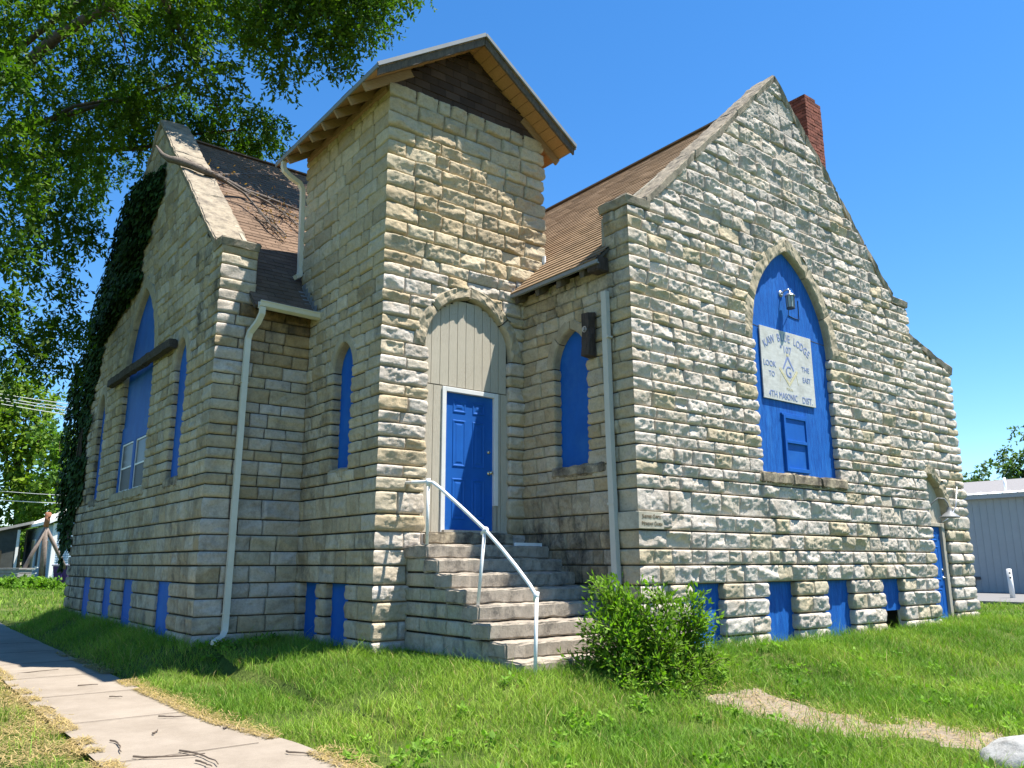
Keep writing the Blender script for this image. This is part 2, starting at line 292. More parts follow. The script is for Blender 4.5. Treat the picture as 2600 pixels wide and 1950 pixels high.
def build_wall(name, P0, U, N, ulo, uhi, courses, ops, top, cl, cr, colfn, parent, res=.024, amp=.05, seed=0, mean=.42, mortar=(.16, .14, .11), rough=1., jamb=.75, g=.0092, side=False, thick=.02):
    rng = np.random.default_rng(seed); P0 = np.array(P0, float); U = np.array(U, float); N = np.array(N, float); Zv = np.array((0, 0, 1.))
    VV = []; FF = []; CC = []; base = 0
    for ci in range(len(courses)-1):
        z0, z1 = courses[ci], courses[ci+1]; zm = (z0+z1)/2; cid = int(round(z0*1000))
        if top is not None:
            us = np.linspace(ulo, uhi, 400); ok = us[top(us) > z0+.02]
            if len(ok) < 3: continue
            iv = [(max(ulo, ok[0]), cl if ok[0] <= ulo+.03 else 'b', min(uhi, ok[-1]), cr if ok[-1] >= uhi-.03 else 'b')]
        else: iv = [(ulo, cl, uhi, cr)]
        holes = []
        for op in ops:
            if not op.arch:
                if z1 > op.z0+.03 and z0 < op.top-.03: holes.append((op.u0, op.u1, 'o', op))
            elif z1 > op.z0+.03 and zm < op.sp: holes.append((op.u0, op.u1, 'o', op))
            elif zm >= op.sp and z0 < op.otop:
                h = op.half(z1, op.t-.04)
                if h > .03: holes.append((op.cx-h, op.cx+h, 'b', op))
        for h in sorted(holes, key=lambda q: q[0]):
            new = []
            for a, ka, b, kb in iv:
                if h[1] <= a or h[0] >= b: new.append((a, ka, b, kb)); continue
                if h[0] > a+.05: new.append((a, ka, h[0], h[3] if h[2] == 'o' else 'b'))
                if h[1] < b-.05: new.append((h[1], h[3] if h[2] == 'o' else 'b', b, kb))
            iv = new
        nr = max(4, int((z1-z0)/res)); zs = np.concatenate([[z0, z0+g], np.linspace(z0+g+.004, z1-g-.004, nr), [z1-g, z1]]); nz = len(zs); tz = (zs-z0)/(z1-z0)
        for a, ka, b, kb in iv:
            n = max(1, int(round((b-a)/mean/(.8+.4*rng.random())*(.24/(z1-z0))**.3))); cuts = np.arange(1, n)/n+(rng.random(n-1)-.5)*.55/n; cuts = [a]+list(a+cuts*(b-a))+[b]
            for bi in range(n):
                p, q = cuts[bi], cuts[bi+1]
                if q-p < .05: continue
                lk = ka if bi == 0 else 'j'; rk = kb if bi == n-1 else 'j'
                nc = max(4, int((q-p)/res)); us = []; kd = []
                cor = lambda k: not (isinstance(k, str) and k in 'jb')
                if cor(lk): i0 = p
                else: us += [p, p+g]; kd += [0, 0]; i0 = p+g+.004
                i1 = q if cor(rk) else q-g-.004
                us += list(np.linspace(i0, i1, nc)); kd += [1]*nc
                if not cor(rk): us += [q-g, q]; kd += [0, 0]
                us = np.array(us); kd = np.array(kd); UU, ZZ = np.meshgrid(us, zs, indexing='ij')
                # --- broken face: edges, facets, chisel noise
                L, H = q-p, z1-z0; S = rng.uniform(3, 7., 4)
                dl = (UU-p-g) if not cor(lk) else np.full_like(UU, 9); dr = (q-g-UU) if not cor(rk) else np.full_like(UU, 9)
                he = np.minimum.reduce([(.001+dl*S[0]*.11) if side else .012+dl*S[0], (.001+dr*S[1]*.11) if side else .012+dr*S[1], .012+(ZZ-z0-g)*(S[2]*.45), .012+(z1-g-ZZ)*S[3]])
                am = amp*rng.uniform(.75, 1.3); uc, zc = (p+q)/2, zm
                def pl(): return am*rng.uniform(.6, 1.2)+rng.normal(0, .03 if side else .12)*(UU-uc-rng.uniform(-.4, .4)*L)+rng.normal(.08, .22)*(ZZ-zc-rng.uniform(-.4, .4)*H)
                wob = (fbm(UU*9+seed, ZZ*9+ci*3.1, 2)-.5)*.5
                h = np.minimum.reduce([he, np.maximum(pl(), pl())+wob*.02, np.maximum(pl(), pl())+wob*.015, np.maximum(pl(), pl()), pl()+.3*am])
                w = np.clip((he-(.004 if side else .012))/.03, 0, 1); x = fbm(UU*14+ci*7.7, ZZ*19+seed*3.3, 3); rd = 1-np.abs(2*vn(UU*17+seed+bi*5.1, ZZ*25+ci*9.3)-1)
                rd2 = 1-np.abs(2*fbm(UU*26+ci*3.7, ZZ*34+bi*2.9, 2)-1); h = h+rough*w*((x-.5)*.026+(rd-.6)*.013*rng.uniform(.3, 1.6)+(rd2-.7)*.011); h = np.maximum(h, .002)
                # smooth finish for special stones comes through colfn
                lat = np.zeros_like(UU)
                for k, sgn, ue in ((lk, -1, p), (rk, 1, q)):
                    if not cor(k): continue
                    e = ecurve(k if isinstance(k, str) else name+str(round(k.cx, 2))+str(sgn), cid, tz, amp*(1. if isinstance(k, str) else jamb))
                    e = np.where((tz <= g/(z1-z0)+1e-6) | (tz >= 1-g/(z1-z0)-1e-6), -.012, e)
                    d = np.abs(UU-ue); f = np.clip(d/min(.12, L*.45), 0, 1); f = f*f*(3-2*f)
                    h = h*f+e[None, :]*(1-f); lat += sgn*e[None, :]*(1-np.clip(d/min(.10, L*.45), 0, 1))
                m = (kd == 0)[:, None] | (tz <= g/(z1-z0)+1e-6)[None, :] | (tz >= 1-g/(z1-z0)-1e-6)[None, :]
                h = np.where(m, -thick, h); lat = np.where((kd == 0)[:, None], 0, lat)
                Pn = P0+(UU+lat)[..., None]*U+h[..., None]*N+ZZ[..., None]*Zv; kd2 = list(kd)
                for k, sgn, first in ((lk, -1, True), (rk, 1, False)):     # reveal of an opening
                    if cor(k) and not isinstance(k, str):
                        edge = Pn[0] if first else Pn[-1]; ex = []
                        hh = (h[0] if first else h[-1])
                        for f in (.25, .6, 1.): ex.append(edge-(hh[:, None]+f*(k.depth+.03))*N)
                        ex = np.array(ex); Pn = np.concatenate([ex[::-1], Pn] if first else [Pn, ex]); kd2 = [1]*3+kd2 if first else kd2+[1]*3
                        UU = np.concatenate([UU[:1]]*3+[UU] if first else [UU]+[UU[-1:]]*3); ZZ = np.concatenate([ZZ[:1]]*3+[ZZ] if first else [ZZ]+[ZZ[-1:]]*3)
                kd2 = np.array(kd2); nu = len(kd2); I = np.arange(nu*nz).reshape(nu, nz)+base
                F = np.stack([I[:-1, :-1], I[1:, :-1], I[1:, 1:], I[:-1, 1:]], -1).reshape(-1, 4)
                fu = ((UU[:-1, :-1]+UU[1:, 1:])/2).ravel(); fz = ((ZZ[:-1, :-1]+ZZ[1:, 1:])/2).ravel()
                mort = np.zeros((nu-1, nz-1), bool); mort[:, 0] = mort[:, -1] = True
                for i in range(nu-1):
                    if kd2[i] == 0 and kd2[i+1] == 0: mort[i] = True
                col = np.array(colfn(uc, zm, rng)); C4 = np.tile(col, (len(F), 1)); mo = np.array(mortar)*(.7+.5*rng.random()); C4[mort.ravel(), :3] = mo
                keep = np.ones(len(F), bool)
                if top is not None: keep &= fz < top(fu)+.015
                for op in ops:
                    if op.arch: keep &= ~op.inside(fu, fz, op.t-.045)
                if not keep.any(): continue
                VV.append(Pn.reshape(-1, 3)); FF.append(F[keep]); CC.append(C4[keep]); base += nu*nz
    return npmesh(name, np.concatenate(VV), np.concatenate(FF), STONE, parent, np.concatenate(CC))
def ring(name, op, P0, U, N, mat, parent, proud=.03, nv=2, depth=None, seed=1, noise=.012, label=None):
    """arch stones round a pointed head: nv per side"""
    m = MB(); P0 = np.array(P0, float); U = np.array(U, float); N = np.array(N, float); rng = np.random.default_rng(seed); D = depth or op.depth
    for side in (1, -1):
        thi = math.acos(op.o/op.R); cut = np.linspace(0, 1, nv+1); cut[1:-1] += rng.uniform(-.12, .12, nv-1)/nv
        for k in range(nv):
            n = max(6, int((cut[k+1]-cut[k])*thi*op.R/.035)); f = np.linspace(cut[k], cut[k+1], n); e = .006/op.R; f[0] += e*.9; f[-1] -= e*.9
            prof = [(0, -D-.03), (0, -D*.5), (.0, -.012), (.012, proud*.6)]+[(x, proud) for x in np.linspace(.03, op.t-.03, 7)]+[(op.t-.010, proud*.6), (op.t, -.005), (op.t, -.03)]
            G = []
            for i, ff in enumerate([f[0]]+list(f)+[f[-1]]):
                row = []
                for r_, n_ in prof:
                    # the joint at the crown is upright: limit the angle so both halves meet on the centre line
                    r = op.R+r_; th = ff*math.acos(op.o/r); u = op.cx+side*(-op.o+r*math.cos(th)); z = op.sp+r*math.sin(th)
                    if ff == cut[-1]: u = op.cx+side*.003
                    nn = n_ if 0 < i <= n else min(n_, -.02)
                    if n_ == proud and 0 < i <= n:
                        edge = min(1, min(i-1, n-i)/2.); nn = proud*(.55+.45*edge)+(fbm(u*13+seed, z*13, 3)-.5)*noise*3*(.3+.7*edge)
                    row.append(P0+U*u+N*nn+np.array((0, 0, z)))
                G.append(row)
            G = np.array(G); a, b = G.shape[:2]; I = np.arange(a*b).reshape(a, b)
            m.add(G, np.stack([I[:-1, :-1], I[1:, :-1], I[1:, 1:], I[:-1, 1:]], -1).reshape(-1, 4).tolist())
    return m.build(name, mat, parent)

CH = thing('stone_church', 'pale rock-faced limestone church with square corner tower, brown roofs and blue boarded openings', 'church', (2.5, 2.5, .4))
# stone colours: (r,g,b, stain weight)
WHITE = [(.575, .507, .43), (.585, .522, .45), (.545, .477, .40), (.545, .482, .415), (.56, .485, .39)]; TAN = [(.51, .41, .265), (.48, .38, .24), (.52, .435, .30), (.45, .36, .235)]
GREYW = [(.51, .457, .395), (.45, .407, .355), (.54, .482, .415)]
CREAM = [(.54, .445, .305), (.50, .405, .27), (.56, .475, .345), (.53, .455, .345), (.47, .37, .235)]
def pick(L, rng, v=.07): return np.array(L[rng.integers(len(L))])*(1+rng.uniform(-v, v))
def col_gable(u, z, rng):
    c = pick(WHITE if rng.random() < .93 else TAN[2:3], rng)
    if z > 6.3 and rng.random() < .55: c = pick(GREYW, rng)
    if 2.2 > z and rng.random() < .22: c = pick([(.50, .43, .31)], rng)
    return (*c, .10+.32*max(0, min(1, (z-5.4)/2.5))*rng.random()+(.2*rng.random() if abs(z-2.6) < .5 else 0))
def col_tower(u, z, rng):
    if z > 5.97: return (*pick(TAN, rng, .12), .12*rng.random())
    c = pick(CREAM if rng.random() < .45 else WHITE, rng); return (*(c*.97), .12*rng.random())
def col_tower_side(u, z, rng):
    if z > 5.7: return (*pick(TAN, rng, .12), .12*rng.random())
    c = pick(TAN if rng.random() < .2 else CREAM, rng, .1); return (*(c*.97), .45*rng.random()+(.35 if u > 1.5 and 2.6 < z < 4.4 else 0)+(.25 if 1.3 < z < 2.1 else 0))
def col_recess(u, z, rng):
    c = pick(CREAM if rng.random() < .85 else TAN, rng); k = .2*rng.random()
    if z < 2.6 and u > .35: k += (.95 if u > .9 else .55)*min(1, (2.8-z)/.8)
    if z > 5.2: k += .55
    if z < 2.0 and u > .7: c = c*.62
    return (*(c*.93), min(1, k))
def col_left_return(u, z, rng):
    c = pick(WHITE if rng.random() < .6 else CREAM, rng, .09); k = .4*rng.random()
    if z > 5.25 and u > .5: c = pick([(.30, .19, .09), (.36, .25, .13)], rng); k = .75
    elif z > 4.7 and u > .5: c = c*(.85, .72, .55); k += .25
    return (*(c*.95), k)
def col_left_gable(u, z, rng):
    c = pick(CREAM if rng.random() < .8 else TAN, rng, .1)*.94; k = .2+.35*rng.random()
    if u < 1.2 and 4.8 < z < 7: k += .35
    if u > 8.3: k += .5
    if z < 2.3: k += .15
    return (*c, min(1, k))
# openings
O_BIG = Arch(2.69, 4.90, 2.93, 5.0132, 1.70, .24, depth=.075)
o_base = [Arch(a, b, -.2, ztop=1.3268, depth=.10) for a, b in ((.90, 1.68), (2.62, 3.41), (4.16, 5.00), (5.88, 6.63))]
O_DOOR = Arch(.69, 2.245, 2.02, 4.6495, .86, .20, depth=.06)
O_TN = Arch(.86, 1.50, 2.93, 4.434, .42, .15, depth=.13)
tb = [Arch(.77, 1.47, -.2, ztop=1.3268, depth=.12), Arch(1.71, 2.37, -.2, ztop=1.3268, depth=.12)]
O_REC = Arch(.86, 1.60, 2.93, 4.434, .535, .165, depth=.12)
O_LBIG = Arch(3.60, 5.90, 2.97, 5.2167, 1.85, .25, depth=.09)
O_LN = [Arch(1.43, 2.12, 2.97, 4.852, .51, .2, depth=.08), Arch(7.42, 8.10, 2.97, 4.852, .51, .2, depth=.08)]
lb = [Arch(a-2.48, b-2.48, -.2, ztop=1.3268, depth=.04) for a, b in ((3.8, 4.57), (6.08, 6.85), (7.69, 8.46), (9.6, 10.4))]
O_LEAN = Arch(.58, 1.86, -.2, 2.5539, .79, .22, depth=.10)
gtop = lambda u: np.where((u > .36) & (u < 7.45), 9.90-np.abs(u-3.815)*.962, 6.50)
ltop = lambda u: np.where((u > .33) & (u < 9.39), 10.78-np.abs(u-4.86)*.96, 6.46)
W = {}
build_wall('gable_wall', (2.49, -2.35, 0), (1, 0, 0), (0, -1, 0), 0, 7.81, GABLE, [O_BIG]+o_base, gtop, 'C', 'E', col_gable, CH, .018, .047, 11, .43, (.075, .062, .045))
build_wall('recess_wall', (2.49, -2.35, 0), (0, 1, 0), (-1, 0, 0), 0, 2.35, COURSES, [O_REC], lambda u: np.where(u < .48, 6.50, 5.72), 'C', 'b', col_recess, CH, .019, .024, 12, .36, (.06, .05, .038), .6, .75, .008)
build_wall('tower_front_wall', (0, 0, 0), (1, 0, 0), (0, -1, 0), 0, 2.9, TOWER, [O_DOOR], None, 'A', 'B', col_tower, CH, .019, .048, 13, .46, (.27, .21, .135))
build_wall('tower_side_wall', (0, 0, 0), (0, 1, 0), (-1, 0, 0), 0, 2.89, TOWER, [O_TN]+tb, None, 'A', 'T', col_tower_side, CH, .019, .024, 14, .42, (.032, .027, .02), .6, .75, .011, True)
build_wall('tower_far_wall', (2.9, 0, 0), (0, 1, 0), (1, 0, 0), 0, 2.89, [z for z in TOWER if z > 5.7], [], None, 'B', 'D', col_tower, CH, .05, .035, 15, .46, (.25, .2, .13), .7)
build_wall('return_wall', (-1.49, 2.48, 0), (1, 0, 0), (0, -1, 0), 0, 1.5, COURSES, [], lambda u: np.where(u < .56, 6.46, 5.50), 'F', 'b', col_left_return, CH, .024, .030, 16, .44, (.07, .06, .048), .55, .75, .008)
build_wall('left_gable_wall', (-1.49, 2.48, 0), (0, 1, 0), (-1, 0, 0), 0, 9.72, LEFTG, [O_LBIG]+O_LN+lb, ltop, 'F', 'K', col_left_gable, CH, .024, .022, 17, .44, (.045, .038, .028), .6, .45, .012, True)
build_wall('annex_wall', (10.3, -1.85, 0), (1, 0, 0), (0, -1, 0), 0, 2.75, COURSES[:-1], [O_LEAN], lambda u: 6.42-u*.268, 'b', 'H', col_gable, CH, .03, .05, 18, .42, (.17, .145, .11))
for q in ((.03, 2.87, 2.80, 2.86, 5.3, 8.6), (10.24, 10.28, -2.3, 3.15, .1, 5.75), (-1.4, 10.2, 12.1, 12.16, .1, 5.5), (12.98, 13.02, -1.8, 3, .1, 5.6), (10.3, 13., 2.96, 3., .1, 5.6), (10.24, 10.28, 3.2, 11.9, .1, 6.2)):
    m = MB(); m.bx(*q); o = m.build('rear_wall', STONE, CH); setcol(o.data, np.tile((.45, .40, .31, .2), (6, 1)))
# ---------------------------------------------------------------- arches, sills, boarded openings
GA = ((2.49, -2.35, 0), (1, 0, 0), (0, -1, 0)); TF = ((0, 0, 0), (1, 0, 0), (0, -1, 0)); TS = ((0, 0, 0), (0, 1, 0), (-1, 0, 0)); RC = ((2.49, -2.35, 0), (0, 1, 0), (-1, 0, 0))
LG = ((-1.49, 2.48, 0), (0, 1, 0), (-1, 0, 0)); LN = ((10.3, -1.85, 0), (1, 0, 0), (0, -1, 0))
def W2(fr, u, n, z): return np.array(fr[0])+np.array(fr[1])*u+np.array(fr[2])*n+np.array((0, 0, z))
A1 = MATS['arch_stone']; A2 = MATS['arch_tan']
ring('arch_ring', O_BIG, *GA, A1, CH, .045, 3, seed=1); ring('arch_ring', O_DOOR, *TF, A1, CH, .05, 2, seed=2, noise=.02)
ring('arch_ring', O_TN, *TS, A2, CH, .025, 1, seed=3, noise=.006); ring('arch_ring', O_REC, *RC, A2, CH, .025, 2, seed=4, noise=.005)
ring('arch_ring', O_LBIG, *LG, A2, CH, .03, 2, seed=5, noise=.006)
for k, o_ in enumerate(O_LN): ring('arch_ring', o_, *LG, A2, CH, .03, 1, seed=6+k, noise=.006)
ring('arch_ring', O_LEAN, *LN, A1, CH, .05, 2, seed=9, noise=.02)
def sill(fr, u0, u1, z1, h=.17, proud=.05, mat='sill_stone', seg=1, back=.2):
    m = MB(); L = (u1-u0)/seg
    for k in range(seg): rough_box(m, W2(fr, u0+k*L+.004, proud, z1-h), np.array(fr[1])*(L-.008), -np.array(fr[2])*(proud+back), (0, 0, h), .05, .012, 11, .02)
    return m
sill(GA, 2.62, 5.02, 2.95, .18, .075, seg=3).build('window_sill', MATS['sill_stone'], CH)
sill(TS, .84, 1.52, 2.945, .13, .03).build('window_sill', MATS['arch_tan'], CH); sill(RC, .55, 1.66, 2.95, .16, .045).build('window_sill', MATS['sill_stone'], CH)
sill(LG, 3.45, 6.05, 2.985, .19, .05, seg=2, back=.22).build('window_sill', MATS['arch_tan'], CH)
for o_ in O_LN: sill(LG, o_.u0-.06, o_.u1+.06, 2.985, .17, .035, back=.22).build('window_sill', MATS['sill_stone'], CH)
def board(name, fr, op, mat, parent=CH, dn=None, thick=.02, label=None, grow=.02, z0=None):
    m = MB(); d = op.depth if dn is None else dn; m.ext(op.poly(grow, z0=z0), fr[0], fr[1], fr[2], -d-thick, -d)
    o = m.build(name, MATS[mat], parent)
    if label: o['label'] = label
    return o
bp = 'blue_paint'
# great arched window of the right gable: plywood board with seam battens, a painted sash
b_ = board('window_board', GA, O_BIG, 'blue_plywood', label='large weathered blue plywood board in the arched window of the sunlit gable')
for z, u0, u1 in ((5.30, 2.72, 3.0), (5.29, 4.42, 4.88)): m = MB(); m.ext([(u0, z), (u1, z-.02), (u1, z-.008), (u0, z+.012)], *GA, -.077, -.072); m.build('board_seam', MATS['dark_metal'], b_)
m = MB(); u0, u1, z0, z1 = 3.445, 4.095, 3.0, 3.90
for a in ((u0, u0+.05, z0, z1), (u1-.05, u1, z0, z1), (u0+.05, u1-.05, z1-.05, z1), (u0+.05, u1-.05, z0, z0+.06), (u0+.05, u1-.05, 3.455, 3.505)): m.ext([(a[0], a[2]), (a[1], a[2]), (a[1], a[3]), (a[0], a[3])], *GA, -.075, -.03)
m.ext([(u0-.03, z1), (u1+.03, z1), (u1+.03, z1+.035), (u0-.03, z1+.035)], *GA, -.075, -.04)
sash = m.build('painted_sash', MATS[bp], b_, bevel=.004); m = MB()
m.ext([(u0+.05, z0+.06), (u1-.05, z0+.06), (u1-.05, 3.455), (u0+.05, 3.455)], *GA, -.075, -.063); m.ext([(u0+.05, 3.505), (u1-.05, 3.505), (u1-.05, z1-.05), (u0+.05, z1-.05)], *GA, -.075, -.051); m.build('painted_pane', MATS[bp], sash)
board('window_board', RC, O_REC, bp, label='smooth blue board in the pointed window of the shaded recess'); board('window_board', TS, O_TN, bp, label='smooth blue board in the narrow pointed window of the tower')
for o_ in tb: board('basement_board', TS, o_, bp)
for k, o_ in enumerate(o_base):
    if k < 3: board('basement_board', GA, o_, 'blue_plywood')
    else:
        q = Arch(o_.u0, o_.u1, .80, ztop=1.3268, depth=.09); x = board('basement_board', GA, q, 'blue_plywood', label='short blue board warped open at its lower edge')
        m = MB(); m.ext([(o_.u0+.0, .2), (o_.u1, .2), (o_.u1, .85), (o_.u0, .85)], *GA, -.5, -.48); m.build('basement_opening', MATS['dark_interior'], CH)
        m = MB(); m.ext([(o_.u0+.02, .42), (o_.u0+.20, .42), (o_.u0+.20, .78), (o_.u0+.02, .78)], *GA, -.18, -.15); m.build('broken_sash', MATS['weathered_frame'], CH); m = MB(); m.ext([(o_.u1-.07, .3), (o_.u1-.01, .3), (o_.u1-.01, .82), (o_.u1-.07, .82)], *GA, -.12, -.10); m.build('broken_sash', MATS['weathered_frame'], CH)
for o_ in lb: board('basement_board', LG, o_, bp)
for o_ in O_LN: board('window_board', LG, o_, bp)
# great window of the left gable: blue board above, paired glazed sashes below
op = O_LBIG; b_ = board('window_board', LG, op, bp, label='tall blue board over paired glass sashes in the shaded left gable', z0=3.98)
m = MB(); m.ext([(op.u0, 3.98), (op.u1, 3.98), (op.u1, 4.32), (op.u0, 4.32)], *LG, -.09, -.065); m.build('transom_board', MATS[bp], b_)
win = thing('sash_window', None, None, (-1.42, 2.48+op.cx, 3.)); win.parent = CH; win.matrix_parent_inverse = Matrix.Translation(-CH.location)
for a, b in ((op.u0-.02, op.u0+.14), (op.cx-.09, op.cx+.09), (op.u1-.14, op.u1+.02)):
    m = MB(); m.ext([(a, 2.98), (b, 2.98), (b, 3.98), (a, 3.98)], *LG, -.11, -.055); m.build('mullion', MATS[bp], win)
for a, b in ((op.u0+.14, op.cx-.09), (op.cx+.09, op.u1-.14)):
    m = MB()
    for q in ((a, a+.03, 3.0, 3.97), (b-.03, b, 3.0, 3.97), (a+.03, b-.03, 3.94, 3.97), (a+.03, b-.03, 3.0, 3.03), (a+.03, b-.03, 3.46, 3.49)): m.ext([(q[0], q[2]), (q[1], q[2]), (q[1], q[3]), (q[0], q[3])], *LG, -.11, -.07)
    m.build('sash_frame', MATS['white_trim'], win); m = MB(); m.ext([(a+.02, 3.48), (b-.02, 3.48), (b-.02, 3.95), (a+.02, 3.95)], *LG, -.09, -.085); m.build('window_pane', MATS['window_glass'], win); m = MB(); m.ext([(a+.02, 3.02), (b-.02, 3.02), (b-.02, 3.47), (a+.02, 3.47)], *LG, -.09, -.085); m.build('window_pane', MATS['dark_interior'], win)
m = MB(); rough_box(m, (-1.68, 4.42, 5.21), (.14, 0, 0), (0, 4.75, .10), (0, 0, .17), .08, .012, 6, .012); bm_ = m.build('timber_beam', MATS['beam_timber'], CH); bm_['label'] = 'dark weathered timber beam fixed across the windows of the left gable'
m = MB(); rough_box(m, (2.31, -1.71, 4.43), (.14, 0, 0), (0, .17, 0), (0, 0, .65), .05, .014, 8, .012); tbk = m.build('timber_block', MATS['old_timber'], CH)
m = MB(); m.lathe((2.308, -1.62, 4.82), [(0, .02), (.022, .02), (.022, 0)], 10, (-1, 0, 0)); m.lathe((2.306, -1.62, 4.82), [(.03, .004), (.045, .004), (.045, -.01)], 14, (-1, 0, 0)); m.build('eye_bolt', MATS['galvanised'], tbk)
# ---------------------------------------------------------------- tower doorway
fr = TF; sid = MB(); dn = .06
xs = np.arange(.66, 2.30, .152)
for z0, z1, off in ((1.98, 4.13, .05), (4.142, 5.6, 0)):
    for a in xs+off-.13:
        # each board is clipped to the pointed opening
        for za in np.arange(z0, z1, .07):
            zb = min(za+.0701, z1); hw = O_DOOR.a+.03 if zb < 4.6495 else O_DOOR.half(zb, .03)
            l, r = max(a+.004, O_DOOR.cx-hw), min(a+.148, O_DOOR.cx+hw)
            for l_, r_ in (((l, min(r, 1.02)), (max(l, 2.03), r)) if zb < 4.12 else ((l, r),)):
                if r_-l_ > .008: sid.ext([(l_, za), (r_, za), (r_, zb), (l_, zb)], *fr, -dn-.02, -dn+(.004 if z0 > 4 else 0))
sd = sid.build('door_siding', MATS['siding'], CH); m = MB(); m.ext(O_DOOR.poly(.05, z0=1.9), *fr, -dn-.12, -dn-.09); m.build('siding_backing', MATS['old_timber'], sd)
door = thing('entrance_door', None, None, (1.68, .3, 2.08)); door.parent = CH; door.matrix_parent_inverse = Matrix.Translation(-CH.location)
x0, x1, z0, z1 = 1.10, 1.97, 2.066, 4.055
def panel_door(nm, par, frm, x0, x1, z0, z1, n, mat, rows, cols=2):
    m = MB(); P0, U, N = frm; w = x1-x0; m.ext([(x0, z0), (x1, z0), (x1, z1), (x0, z1)], P0, U, N, n-.04, n)
    lf = m.build(nm, MATS[mat], par, bevel=.002); pw = w*.265; gx = [x0+w*.165, x1-w*.165-pw][:cols]; m = MB()
    for a in gx:
        for (b, c) in rows:
            b = z0+(z1-z0)*b; c = z0+(z1-z0)*c
            for i, (k, d0, d1) in enumerate(((0, .004, .010), (.018, .010, -.001), (.05, -.001, .009), (.07, .009, .009))): pass
            rings = [(0, .0005), (.008, .009), (.022, .009), (.034, .0015), (.05, .0015), (.075, .008)]; V = []
            for k, d in rings:
                V += [np.array(P0)+np.array(U)*u+np.array(N)*(n+d)+np.array((0, 0, z)) for u, z in ((a+k, b+k), (a+pw-k, b+k), (a+pw-k, c-k), (a+k, c-k))]
            q = len(rings); m.add(V, [(i*4+j, i*4+(j+1) % 4, (i+1)*4+(j+1) % 4, (i+1)*4+j) for i in range(q-1) for j in range(4)]+[tuple(range(4*q-4, 4*q))])
    m.build('door_panel', MATS[mat], par); return lf
SIX = [(.075, .37), (.455, .80), (.855, .945)]
panel_door('door_leaf', door, TF, x0, x1, z0, z1, -.09, bp, SIX)
m = MB(); fw = .07
m.ext([(x0-fw, 2.0), (x0, 2.0), (x0, z1+.07), (x0-fw, z1+.07)], *fr, -.12, -.035); m.ext([(x1, 2.43), (x1+fw, 2.43), (x1+fw, z1+.07), (x1, z1+.07)], *fr, -.12, -.035); m.ext([(x0, z1), (x1, z1), (x1, z1+.07), (x0, z1+.07)], *fr, -.12, -.035)
m.build('door_frame', MATS['white_trim'], door, bevel=.006)
m = MB(); m.ext([(x1, 2.03), (x1+fw, 2.03), (x1+fw, 2.429), (x1, 2.429)], *fr, -.12, -.06); m.build('bare_jamb', MATS['weathered_frame'], door)
m = MB(); c = W2(fr, x1-.065, -.09, 2.913); m.lathe(c, [(.034, 0), (.034, .012), (.013, .016), (.013, .035), (.028, .045), (.031, .06), (.02, .075), (0, .077)], 14, (0, -1, 0)); m.build('door_knob', MATS['brass'], door, True)
m = MB(); c = W2(fr, x1-.075, -.09, 3.225); m.lathe(c, [(.027, 0), (.027, .012), (.012, .02), (0, .02)], 12, (0, -1, 0)); m.build('deadbolt', MATS['brass'], door, True)
m = MB(); rough_box(m, (.70, -.10, 1.852), (1.54, 0, 0), (0, .40, 0), (0, 0, .176), .05, .014, 10, .02); m.build('door_threshold', MATS['sill_stone'], CH)
m = MB(); m.bx(x0-.05, x1+.06, -.03, .09, 2.03, 2.062); m.build('door_sill', MATS['weathered_frame'], door)
# ---------------------------------------------------------------- annex doorway
fr = LN; dn = .10; m = MB(); hd = 2.335
for a in np.arange(.5, 2., .155):
    for za in np.arange(hd+.05, 3.4, .06):
        zb = za+.0601; hw = O_LEAN.a+.03 if zb < O_LEAN.sp else O_LEAN.half(zb, .03); l, r = max(a+.004, O_LEAN.cx-hw), min(a+.151, O_LEAN.cx+hw)
        if r-l > .01: m.ext([(l, za), (r, za), (r, zb), (l, zb)], *fr, -dn-.02, -dn)
m.build('tympanum_siding', MATS['siding'], CH)
ad = thing('annex_door', None, None, (11.5, -1.8, .42)); ad.parent = CH; ad.matrix_parent_inverse = Matrix.Translation(-CH.location)
panel_door('door_leaf', ad, LN, .77, 1.665, .38, 2.31, -.085, bp, SIX)
m = MB(); m.ext([(1.67, .3), (1.79, .3), (1.79, hd+.05), (1.67, hd+.05)], *fr, -.10, -.03); m.ext([(.60, .3), (.765, .3), (.765, hd+.05), (.60, hd+.05)], *fr, -.10, -.03); m.ext([(.765, 2.315), (1.67, 2.315), (1.67, hd+.05), (.765, hd+.05)], *fr, -.10, -.04); m.build('door_frame', MATS['weathered_frame'], ad, bevel=.006)
m = MB(); c = W2(fr, 1.61, -.085, 1.30); m.lathe(c, [(.03, 0), (.03, .012), (.012, .016), (.012, .05), (0, .05)], 12, (0, -1, 0)); m.tube([c+(0, -.05, 0), c+(-.11, -.05, 0)], .009, 6); m.build('door_handle', MATS['galvanised'], ad, True)
m = MB(); m.lathe(W2(fr, 1.61, -.085, 1.45), [(.026, 0), (.026, .014), (0, .014)], 12, (0, -1, 0)); m.build('deadbolt', MATS['galvanised'], ad, True)
m = MB(); m.tube([W2(fr, 1.66, .0, 2.40), W2(fr, 1.95, .06, 2.52), W2(fr, 2.15, .09, 2.75), W2(fr, 2.3, .09, 3.15)], .012, 6); m.build('conduit', MATS['galvanised'], CH, True)
m = MB(); m.ext([(.58, .2), (1.86, .2), (1.86, 3.4), (.58, 3.4)], *fr, -.22, -.2); m.build('door_backing', MATS['dark_interior'], CH)

